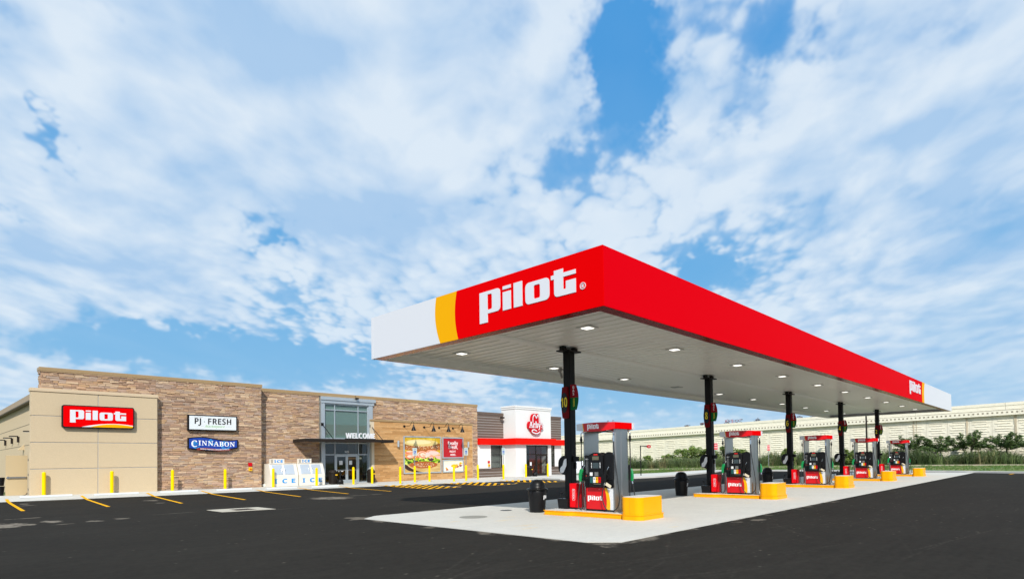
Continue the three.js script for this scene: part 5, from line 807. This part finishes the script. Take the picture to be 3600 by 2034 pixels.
// round black litter cans with domed lids
{
  const can = (label) => {
    const x = 14.03, z = -12.97, y = 0.013, t = thing('trash_can', label, 'trash can', [x, y, z], 'black domed trash cans on the pad');
    mk('bin', new THREE.LatheGeometry([[0, 0], [0.245, 0], [0.25, 0.03], [0.255, 0.05], [0.29, 0.55], [0.3, 0.56], [0.3, 0.64], [0.292, 0.65], [0.295, 0.74], [0, 0.74]].map((p) => new THREE.Vector2(...p)), 36).translate(x, y, z), M.blackPlastic, t);
    const lid = mk('lid', new THREE.LatheGeometry([[0.3, 0.7], [0.345, 0.715], [0.35, 0.74], [0.31, 0.765], [0.262, 0.775], [0.258, 0.86], [0.235, 0.93], [0.19, 0.99], [0.12, 1.035], [0, 1.05]].map((p) => new THREE.Vector2(...p)), 36).translate(x, y, z), M.blackPlastic, t);
    mk('flap', new THREE.SphereGeometry(0.262, 20, 12, -0.75, 1.5, 0.55, 0.75).rotateY(-2.5).translate(x, y + 0.785, z), M.black, lid);
    for (const a of [0.9, 2.9, 4.9]) mk('clip', bx(-0.02, 0.02, 0.6, 0.73, 0.3, 0.33, 0.006).rotateY(a).translate(x, y, z), M.blackPlastic, t);
    const s = 0.42 / 3.28, ring = GROUPS.map((ids) => { const g = merge(ids.map((i) => ext(rshape(WORD[i][0], WORD[i][1]), 0.01).scale(s, s * 1.25, 1))); const p = g.attributes.position; for (let i = 0; i < p.count; i++) { const yy = 0.44 + p.getY(i), r = 0.278 + (yy - 0.4) * 0.07 + p.getZ(i) * 0.6, a = -0.05 + p.getX(i) / 0.28; p.setXYZ(i, x + r * Math.sin(a), y + yy, z + r * Math.cos(a)); } g.computeVertexNormals(); return g; });
    ring.forEach((g) => mk('letter', g, M.paper, t));
    return t;
  };
  const c = can('black domed trash can on the pad left of the nearest island');
  dup(c, 9.62, 0, -0.17, 'black domed trash can left of the second island'); dup(c, 19.2, 0, -0.1, 'black domed trash can between second and third pump, half hidden by the orange box');
}

// yellow bollards along the shop walk
{
  const B = [[5.35, -40.95], [8.35, -40.85], [11.43, -40.9], [14.48, -40.98], [17.49, -40.75], [20.28, -40.11], [23.08, -39.95], [24.54, -39.76], [25.72, -37.79], [27.89, -38.98], [29.36, -39.03], [30.45, -37.25], [31.89, -37.44], [34.11, -38.48], [35.74, -36.99], [38.5, -36.94], [41.45, -36.92]];
  const W = ['leftmost, before the left half of the tan wall', 'before the right half of the tan wall', 'before the stone wall just right of the tan block', 'before the stone wall near the emergency box', 'at the left end of the ice chests', 'before the right ice chest', 'before the shop entrance doors', 'right of the shop doors by the wood bay', 'left of the sandwich poster, with a shadow on the walk', 'before the sandwich poster, carrying the first parking sign', 'before the right part of the sandwich poster', 'before the egg poster', 'carrying the second parking sign right of the posters', 'at the right end of the wood bay', 'carrying the third parking sign before the restaurant', 'before the white tower left of its doors', 'before the right edge of the restaurant doors'];
  let first; const rad = 0.088;
  B.forEach(([x, z], i) => {
    const y = walkY(x, z);
    if (!first) { const t = first = thing('bollard', '', 'bollard', [x, y, z], 'yellow bollards along the shop walk'); mk('sleeve', cyl(x, z, y - 0.03, y + 1.21, rad, rad, 24), M.bollard, t); mk('cap', new THREE.LatheGeometry([[rad * 1.02, 1.2], [rad * 1.02, 1.215], [rad * 0.8, 1.262], [rad * 0.4, 1.285], [0, 1.29]].map((p) => new THREE.Vector2(...p)), 24).translate(x, y, z), M.bollard, t); first.userData.label = 'yellow bollard, ' + W[0]; } else dup(first, x - B[0][0], y - walkY(...B[0]), z - B[0][1], 'yellow bollard, ' + W[i]);
  });
  const hc = canvasTex(128, 192, (c, w, h) => { c.fillStyle = '#c9d6d8'; c.fillRect(0, 0, w, h); c.fillStyle = '#2f7d62'; c.font = 'bold 20px sans-serif'; c.textAlign = 'center'; c.fillText('RESERVED', w / 2, 30, 110); c.fillText('PARKING', w / 2, 54, 110); c.fillStyle = '#0f4fa8'; c.fillRect(30, 72, 68, 74); c.strokeStyle = '#e8eef4'; c.lineWidth = 6; c.beginPath(); c.arc(62, 120, 17, 0.4, 4.4); c.stroke(); c.beginPath(); c.moveTo(60, 92); c.lineTo(62, 112); c.lineTo(78, 114); c.lineTo(86, 132); c.stroke(); c.fillStyle = '#e8eef4'; c.beginPath(); c.arc(60, 84, 6, 0, 7); c.fill(); c.fillStyle = '#5a7a70'; c.fillRect(24, 158, 80, 8); c.fillRect(34, 172, 60, 6); });
  [[27.89, -38.98, 'over the bollard before the sandwich poster'], [31.89, -37.44, 'over the bollard right of the egg poster'], [35.74, -36.99, 'over the bollard before the restaurant window']].forEach(([x, z, w]) => { const y = walkY(x, z), t = thing('parking_sign', 'blue and white wheelchair parking sign ' + w, 'parking sign', [x, y + 1.28, z], 'wheelchair parking signs'); mk('pole', bx(x - 0.025, x + 0.025, y + 1.28, y + 2.5, z - 0.02, z + 0.02), M.pole, t); mk('plate', bx(x - 0.2, x + 0.2, y + 2.1, y + 2.72, z + 0.021, z + 0.027), M.pole, t); printZ('face', hc, x - 0.2, x + 0.2, y + 2.1, y + 2.72, z + 0.03, t); });
}

// ---------------------------------------------------------------- highway wall, planting, far things
const WX = 108, topY = (z) => 8.98 + 0.0188 * z, bandY = (z) => 7.17 + 0.0173 * z;
{
  const wall = thing('retaining_wall', 'long cream concrete highway wall of ribbed panels with a band of square holes', 'wall', [WX, 0, -30]);
  const ZL = -96, ZR = 14, slope = (g, f) => { const p = g.attributes.position; for (let i = 0; i < p.count; i++) p.setY(i, p.getY(i) + f(p.getZ(i))); g.computeVertexNormals(); return g; };
  mk('core', slope(new THREE.BoxGeometry(0.5, 8.4, ZR - ZL, 1, 1, 40).translate(WX + 0.5, 4.2, (ZL + ZR) / 2), (z) => 0.0178 * z), M.wallConc, wall);
  const segs = []; for (let z = ZL; z < ZR; z += 11) segs.push([z, Math.min(z + 11, ZR)]);
  for (const [a, b] of segs) {
    mk('parapet', slope(new THREE.BoxGeometry(0.4, 1.0, b - a - 0.03, 1, 1, 6).translate(WX - 0.05, -0.5, (a + b) / 2), topY), M.wallConc, wall);
    mk('parapet_cap', slope(new THREE.BoxGeometry(0.5, 0.42, b - a - 0.03, 1, 1, 6).translate(WX - 0.06, -0.2, (a + b) / 2), topY), M.wallConc, wall);
  }
  const hs = []; for (let z = ZL; z < ZR; z += 5.6) { const e = Math.min(z + 5.6, ZR); mk('band', slope(new THREE.BoxGeometry(0.55, 0.72, e - z - 0.02, 1, 1, 4).translate(WX - 0.08, 0.36, (z + e) / 2), bandY), M.wallConc, wall); for (let q = z + 0.28; q < e; q += 0.56) if (q > -76) hs.push([q, z]); }
  hs.forEach(([q]) => mk('square_hole', slope(bx(WX - 0.375, WX - 0.36, 0.3, 0.52, q - 0.11, q + 0.11), bandY), M.wallHole, wall));
  const tones = [1, 0.975, 0.95, 0.99].map((k) => { const m = M.wallConc.clone(); m.color.setRGB(k, k * 0.995, k * 0.985); return m; });
  // ribbed panels, one sheet of relief each
  const PW = 2.7, PH = 2.2;
  const panelG = (flip) => {
    const zs = [0, 0.3, 0.34, 0.62, 0.66, 2.04, 2.08, 2.36, 2.4, PW - 0.03], ribs = 6, ys = [0]; for (let r = 0; r < ribs; r++) { const c = 0.18 + r * 0.368; ys.push(c - 0.035, c - 0.03, c + 0.02, c + 0.07); } ys.push(PH - 0.03);
    const P = [], I = []; for (const y of ys) for (const z of zs) { let o = 0; const k = ys.indexOf(y) - 1; if (k >= 0 && k < ribs * 4) { const r = Math.floor(k / 4), inZ = ((r + flip) % 2) ? (z >= 0.34 && z <= 2.04) : (z >= 0.66 && z <= 2.36); const q = k % 4; if (inZ && (q === 1 || q === 2)) o = 0.075; } P.push(-o, y, z); }
    const n = zs.length; for (let j = 0; j < ys.length - 1; j++) for (let i = 0; i < n - 1; i++) { const a = j * n + i; I.push(a, a + 1, a + n, a + 1, a + n + 1, a + n); }
    const g = new THREE.BufferGeometry(); g.setAttribute('position', new THREE.Float32BufferAttribute(P, 3)); g.setIndex(I); return g;
  };
  for (let k = 0; k < 41; k++) for (let j = 0; j < 4; j++) {
    const z = ZL + k * PW, y0 = -1.6 + (k % 2) * 1.1 + j * PH, zc = z + PW / 2, cap = bandY(zc) - 0.02; if (y0 > cap || y0 + PH < 1.2 || z > ZR) continue;
    const g = panelG(j % 2).toNonIndexed(), p = g.attributes.position;
    for (let i = 0; i < p.count; i++) p.setXYZ(i, p.getX(i) + WX + 0.2 + rr(0, 0), Math.min(y0 + p.getY(i), bandY(z + p.getZ(i)) + 0.02), z + p.getZ(i));
    g.computeVertexNormals(); mk('panel', g, tones[Math.floor(rnd() * tones.length)], wall);
  }
  // rust streaks below two joints
  const stain = std([0.60, 0.50, 0.36], 0.95);
  for (const [z, w] of [[-12.6, 0.34], [-7.0, 0.2], [-6.85, 0.1], [-19.4, 0.2], [-19.0, 0.1]]) { const L = [], R = []; for (let i = 0; i <= 10; i++) { const y = lerp(3.4, bandY(z), i / 10); L.push([z - w * (0.3 + 0.3 * rnd()) * (0.4 + i / 16), y]); R.push([z + w * (0.3 + 0.3 * rnd()) * (0.4 + i / 16), y]); } mk('rust_stain', onX(new THREE.ShapeGeometry(shp([...R, ...L.reverse()])), WX + 0.11, 0, 0), stain, wall); }
}
// leaves
const leafMat = (r, g, b) => new THREE.MeshPhysicalMaterial({ color: new THREE.Color().setRGB(r, g, b), roughness: 0.75, transmission: 0.25, thickness: 0, side: THREE.DoubleSide, vertexColors: true });
const LEAF = leafMat(1, 1, 1), barkMat = std([0.10, 0.075, 0.05], 0.9);
function foliage(clumps, n, size, col, spread) {
  const P = [], C = [], v = new THREE.Vector3(), e = new THREE.Euler(), q = new THREE.Quaternion();
  for (let i = 0; i < n; i++) {
    const c = clumps[Math.floor(rnd() * clumps.length)]; let x, y, z, r; do { x = rr(-1, 1); y = rr(-1, 1); z = rr(-1, 1); r = x * x + y * y + z * z; } while (r > 1 || (r < 0.3 && rnd() < 0.6));
    const s = size * rr(0.6, 1.35); q.setFromEuler(e.set(rr(-0.9, 0.9), rr(0, 6.28), rr(-0.9, 0.9)));
    const o = [c[0] + x * c[3], c[1] + y * c[4], c[2] + z * c[3]];
    const pts = [[0, 0, -s], [s * 0.36, 0.04 * s, 0], [0, 0, s], [-s * 0.36, 0.04 * s, 0]].map((p) => { v.set(...p).applyQuaternion(q); return [o[0] + v.x, o[1] + v.y, o[2] + v.z]; });
    for (const k of [0, 1, 2, 0, 2, 3]) P.push(...pts[k]);
    const t = rr(0.65, 1.4), w = rnd() < spread ? 1 : 0, cc = w ? [col[3] * t, col[4] * t, col[5] * t] : [col[0] * t, col[1] * t, col[2] * t]; for (let k = 0; k < 6; k++) C.push(...cc);
  }
  const g = new THREE.BufferGeometry(); g.setAttribute('position', new THREE.Float32BufferAttribute(P, 3)); g.setAttribute('color', new THREE.Float32BufferAttribute(C, 3)); g.computeVertexNormals(); return g;
}
function shrub(name, label, cat, x, y, z, w, h, n, size, col, spread, group, open = 0.5) {
  const t = thing(name, label, cat, [x, y, z], group), cl = [];
  if (open === 'spread') {
    for (let i = 0; i < 34; i++) { const a = rr(0, 6.28), el = rr(0.12, 1.15), L = rr(0.75, 1.05), cx = Math.cos(a) * Math.cos(el), cz = Math.sin(a) * Math.cos(el); for (const t of [0.45, 0.7, 0.88, 1]) cl.push([x + cx * w * L * t * 1.15, y + h * (0.42 + 0.56 * Math.sin(el) * L * t), z + cz * w * L * t * 1.15, w * (0.26 - 0.14 * t), h * (0.08 - 0.035 * t)]); }
  } else {
  const k = Math.round(10 + w * 6); for (let i = 0; i < k; i++) { const a = rr(0, 6.28), q = Math.sqrt(rnd()), r = w * q * 0.8, hh = h * (0.12 + 0.72 * rnd() ** 0.7) * Math.sqrt(1 - 0.6 * q * q); cl.push([x + Math.cos(a) * r, y + hh, z + Math.sin(a) * r, w * rr(0.26, 0.42), h * rr(0.12, 0.2)]); }
  for (let i = 0; i < 5; i++) cl.push([x + rr(-0.55, 0.55) * w, y + h * rr(0.74, 0.86), z + rr(-0.55, 0.55) * w, w * rr(0.2, 0.34), h * rr(0.08, 0.14)]);
  }
  const st = cl.slice(0, 7).map((c) => tube([[x + rr(-0.15, 0.15), y - 0.05, z + rr(-0.15, 0.15)], [lerp(x, c[0], 0.4), y + (c[1] - y) * 0.5, lerp(z, c[2], 0.4)], [c[0], c[1], c[2]]], 0.03 * Math.max(1, h / 3), 8, 5));
  mk('stem', st, barkMat, t); mk('foliage', foliage(cl, n, size, col, spread), LEAF, t); void open;
}
{
  const G1 = [0.15, 0.24, 0.045, 0.28, 0.36, 0.06], G2 = [0.08, 0.155, 0.03, 0.14, 0.22, 0.04], G3 = [0.10, 0.15, 0.03, 0.16, 0.20, 0.05];
  // young trees along the right half of the wall
  [[104.8, -19.3, 2.3, 4.6, 'leftmost, right of the last pump'], [104.6, -15.6, 2.4, 4.4, 'second from left'], [104.8, -12, 2.1, 5.0, 'tallest, under the rust streak'], [104.6, -8, 2.4, 4.7, 'second from right'], [104.8, -4.2, 1.8, 4.4, 'at the right edge']].forEach(([x, z, w, h, l]) => shrub('young_tree', 'dark bushy young tree by the pale wall, ' + l, 'tree', x, 0.1, z, w, h, 4200, 0.19, G2, 0.25, 'young trees before the wall', 'spread'));
  // bright bushes behind the tall grass
  [[86, -53.8, 0.9, 2.2, 'small, behind the arm pole'], [86, -50.3, 1.2, 2.3, 'low, left end of the bush mass'], [86, -47.9, 1.7, 3.1, 'in the left part of the bush mass'], [86.5, -45.6, 1.9, 3.6, 'highest of the bush mass'], [87, -43.3, 1.7, 3.2, 'left of the second column'], [88.5, -41.2, 1.8, 3.6, 'between second column and second pump'], [90, -39.2, 1.4, 3.2, 'seen through the second pump'], [98, -35.2, 1.5, 3.0, 'pale flowering, between second pump and third column'], [100, -26.5, 1.1, 2.6, 'pale, between third pump and fourth column'], [84, -62.5, 1.3, 2.6, 'right of the restaurant, behind the white fence']].forEach(([x, z, w, h, l]) => shrub('bush', 'bright green bush before the wall, ' + l, 'bush', x, 0.1, z, w, h, Math.round(1900 * w), 0.17, G1, 0.35, 'bushes before the wall'));
  // flowering shrubs seen over the wall top
  [[-49.5, 2.2, 9.05, 'long clump right of the second column'], [-56.4, 0.9, 8.7, 'small tuft left of the second column'], [-59.8, 0.9, 8.5, 'tiny tuft furthest left'], [-45, 0.9, 8.95, 'small tuft over the second pump'], [-37.3, 0.8, 8.95, 'tuft right of the third column'], [-34.6, 1.4, 9.15, 'clump beside the canopy edge']].forEach(([z, w, top, l]) => { const y = topY(z) - 0.9; shrub('flowering_shrub', 'pink flowering shrub showing above the wall, ' + l, 'shrub', WX + 2.2, y, z, w, top - y, Math.round(260 * w), 0.16, [0.05, 0.075, 0.03, 0.42, 0.12, 0.14], 0.42, 'flowering shrubs above the wall'); });
  struct('highway_embankment', plan([[WX + 0.8, -96], [WX + 0.8, 14], [200, 14], [200, -96]], 0, 6.2), std([0.2, 0.19, 0.15], 1));
  // tall grass, one mass
  const blade = () => { const P = [], C = []; for (let i = 0; i < 26; i++) { const a = rr(0, 6.28), r = rr(0, 0.6), h = rr(0.7, 2.25), l = rr(0.3, 1.7), w = rr(0.015, 0.04), x = Math.cos(a) * r, z = Math.sin(a) * r, dx = Math.cos(a), dz = Math.sin(a), pr = [[0, 0], [l * 0.2, h * 0.55], [l * 0.55, h * 0.88], [l, h * rr(0.55, 0.92)]], t = rr(0.6, 1.4); for (let k = 0; k < 3; k++) { const A = pr[k], B = pr[k + 1], wa = w * (1 - k * 0.3), wb = w * (1 - (k + 1) * 0.31); const p = (q, s, ww) => [x + dx * q[0] - dz * s * ww, q[1], z + dz * q[0] + dx * s * ww]; for (const vv of [p(A, -1, wa), p(A, 1, wa), p(B, 1, wb), p(A, -1, wa), p(B, 1, wb), p(B, -1, wb)]) { P.push(...vv); C.push(t, t, t); } } } const g = new THREE.BufferGeometry(); g.setAttribute('position', new THREE.Float32BufferAttribute(P, 3)); g.setAttribute('color', new THREE.Float32BufferAttribute(C, 3)); g.computeVertexNormals(); return g; };
  const line = [[80, -70], [78, -52], [77, -46], [85, -40], [96, -37.5], [100.5, -33], [102.5, -22], [102, -12], [101, 4]];
  const spots = []; for (let i = 0; i < line.length - 1; i++) { const [a, b] = [line[i], line[i + 1]], L = Math.hypot(b[0] - a[0], b[1] - a[1]); for (let k = 0; k < L * 22; k++) { const t = rnd(), dep = rnd() ** 1.3 * 5; spots.push([Math.min(lerp(a[0], b[0], t) + dep * (0.7 + 0.3 * rnd()), WX - 0.4), lerp(a[1], b[1], t) + rr(-0.6, 0.6)]); } }
  const tuft = (name, label, list, cols, smin, smax) => { const m4 = new THREE.Matrix4(), q = new THREE.Quaternion(), c = new THREE.Color(), V = 4, parts = []; const holder = new THREE.Group(); holder.name = name; holder.userData = { label, category: 'grass', kind: 'stuff' }; scene.add(holder);
    for (let v = 0; v < V; v++) { const sub = list.filter((_, i) => i % V === v), im = new THREE.InstancedMesh(merge([blade()], false), LEAF, sub.length); im.name = 'tuft'; im.userData.kind = 'stuff'; sub.forEach(([x, z], i) => { const s = rr(smin, smax) * (smax > 1 ? (0.8 + 0.34 * n2(x * 0.14, z * 0.14)) * (z < -38 && z > -54 ? 0.74 : 1) : 1); q.setFromEuler(new THREE.Euler(rr(-0.14, 0.14), rr(0, 6.28), rr(-0.14, 0.14))); m4.compose(new THREE.Vector3(x, 0.1, z), q, new THREE.Vector3(s * 1.15, s, s * 1.15)); im.setMatrixAt(i, m4); const patch = n2b(x * 0.3, z * 0.3), k = patch > 0.55 ? cols[3 % cols.length] : cols[Math.floor(rnd() * (cols.length - (rnd() < 0.9 ? 1 : 0)))], t = rr(0.8, 1.2) * (1 + 0.22 * n2(x * 0.25 + 9, z * 0.25)); im.setColorAt(i, c.setRGB(k[0] * t, k[1] * t, k[2] * t)); }); im.castShadow = im.receiveShadow = true; holder.add(im); parts.push(im); } };
  tuft('tall_grass', 'band of tall drooping green grass along the highway wall', spots, [[0.11, 0.17, 0.045], [0.15, 0.20, 0.065], [0.085, 0.135, 0.038], [0.26, 0.24, 0.11]], 0.7, 1.35);
  const low = []; for (let i = 0; i < 2600; i++) { const z = rr(-44, 10), x = rr(66.8, 90) - Math.max(0, (z + 20)) * 0.12; low.push([x, z]); } for (let i = 0; i < 900; i++) low.push([rr(46, 66), rr(-38, -34)]);
  tuft('short_grass', 'strip of short green verge grass beside the lot', low, [[0.10, 0.20, 0.02], [0.14, 0.22, 0.035], [0.22, 0.22, 0.07]], 0.06, 0.16);
}
{ // small far things
  const fz = -44.2, f = thing('white_fence', 'plain white panel fence beyond the nearest column', 'fence', [54, 0, fz]);
  for (let i = 0; i < 3; i++) { const x = 51.4 + i * 1.5; mk('panel', bx(x + 0.06, x + 1.44, 0.1, 1.4, fz - 0.03, fz + 0.03, 0.01), M.whitePaint, f); mk('post', bx(x - 0.06, x + 0.058, 0, 1.46, fz - 0.06, fz + 0.06, 0.01), M.whitePaint, f); } mk('post', bx(55.84, 55.96, 0, 1.46, fz - 0.06, fz + 0.06, 0.01), M.whitePaint, f);
  const a = thing('height_bar', 'thin black post with a side arm and small red oval sign', 'clearance bar', [45.35, 0.13, -29.2]); mk('post', rod([45.35, 0.1, -29.2], [45.35, 2.82, -29.2], 0.045), M.black, a); mk('arm', rod([45.35, 2.79, -29.2], [46.4, 2.75, -29.2], 0.04), M.black, a); const o = new THREE.Shape(); o.absellipse(0, 0, 0.34, 0.15, 0, Math.PI * 2); mk('oval_sign', ext(o, 0.05).translate(46.73, 2.74, -29.22), M.signRed, a); mk('sign_text', [bx(46.58, 46.88, 2.75, 2.775, -29.168, -29.164), bx(46.62, 46.84, 2.69, 2.71, -29.168, -29.164)], M.whitePaint, a);
  const dne = canvasTex(96, 96, (c, w, h) => { c.fillStyle = '#d8d8d8'; c.fillRect(0, 0, w, h); c.fillStyle = '#c8141c'; c.fillRect(4, 4, 88, 88); c.fillStyle = '#eee'; c.font = 'bold 26px sans-serif'; c.textAlign = 'center'; c.fillText('DO NOT', 48, 38, 82); c.fillText('ENTER', 48, 72, 82); });
  const sgn = (x, z, y0, y1, w, label) => { const t = thing('road_sign', label, 'road sign', [x, 0.1, z]); mk('pole', bx(x - 0.03, x + 0.03, 0.1, y1, z - 0.03, z + 0.03), M.pole, t); const g = new THREE.PlaneGeometry(w, y1 - y0); const tr = (q, d) => q.rotateY(-0.75).translate(x - d * 0.68, (y0 + y1) / 2, z + d * 0.73); mk('plate', tr(new THREE.BoxGeometry(w, y1 - y0, 0.01), 0.04), M.pole, t); mk('face', tr(g, 0.047), std(0xffffff, 0.5, 0, { map: dne }), t, true); };
  sgn(64.05, -31.2, 2.5, 3.3, 0.72, 'red and white no entry sign just right of the second column'); sgn(85, -33.2, 2.45, 3.3, 0.42, 'red and white no entry sign before the wall, left of the third column');
  const lp = thing('light_pole', 'tall dark light pole standing before the wall behind the last columns', 'light pole', [100, 0, -24.08]); mk('pole', cyl(100, -24.08, 0, 12, 0.14, 0.1, 14), M.darkMetal, lp); mk('base', cyl(100, -24.08, 0, 0.6, 0.3, 0.3, 16), M.kerb, lp); mk('head', bx(99.2, 100.2, 11.8, 12, -24.3, -23.9, 0.04), M.darkMetal, lp);
  // car roof over the wall
  const c = thing('passing_car', 'dark car whose rounded roof shows over the wall top', 'car', [112, 6.2, -65.3]);
  mk('body', ext(rshape([[-2.2, 0.25, .1], [2.2, 0.25, .1], [2.25, 0.75, .2], [1.5, 0.92, .2], [-1.6, 0.95, .2], [-2.25, 0.8, .15]]), 1.7, 0.04).rotateY(-Math.PI / 2).translate(112.8, 6.25, -65.3), M.blackGloss, c);
  mk('roof', ext(rshape([[-1.75, 0.9, .1], [1.5, 0.9, .1], [0.75, 1.68, .5], [-0.9, 1.72, .6]]), 1.5, 0.05).rotateY(-Math.PI / 2).translate(112.7, 6.25, -65.3), M.blackGloss, c);
  for (const z of [-66.7, -63.9]) for (const x of [111.2, 112.75]) mk('wheel', cyl(0, 0, -0.1, 0.1, 0.33, 0.33, 18).rotateZ(Math.PI / 2).translate(x, 6.55, z), M.rubber, c);
}

scene.environmentIntensity = 1;
renderer.setSize(1024, 578);
renderer.render(scene, camera);
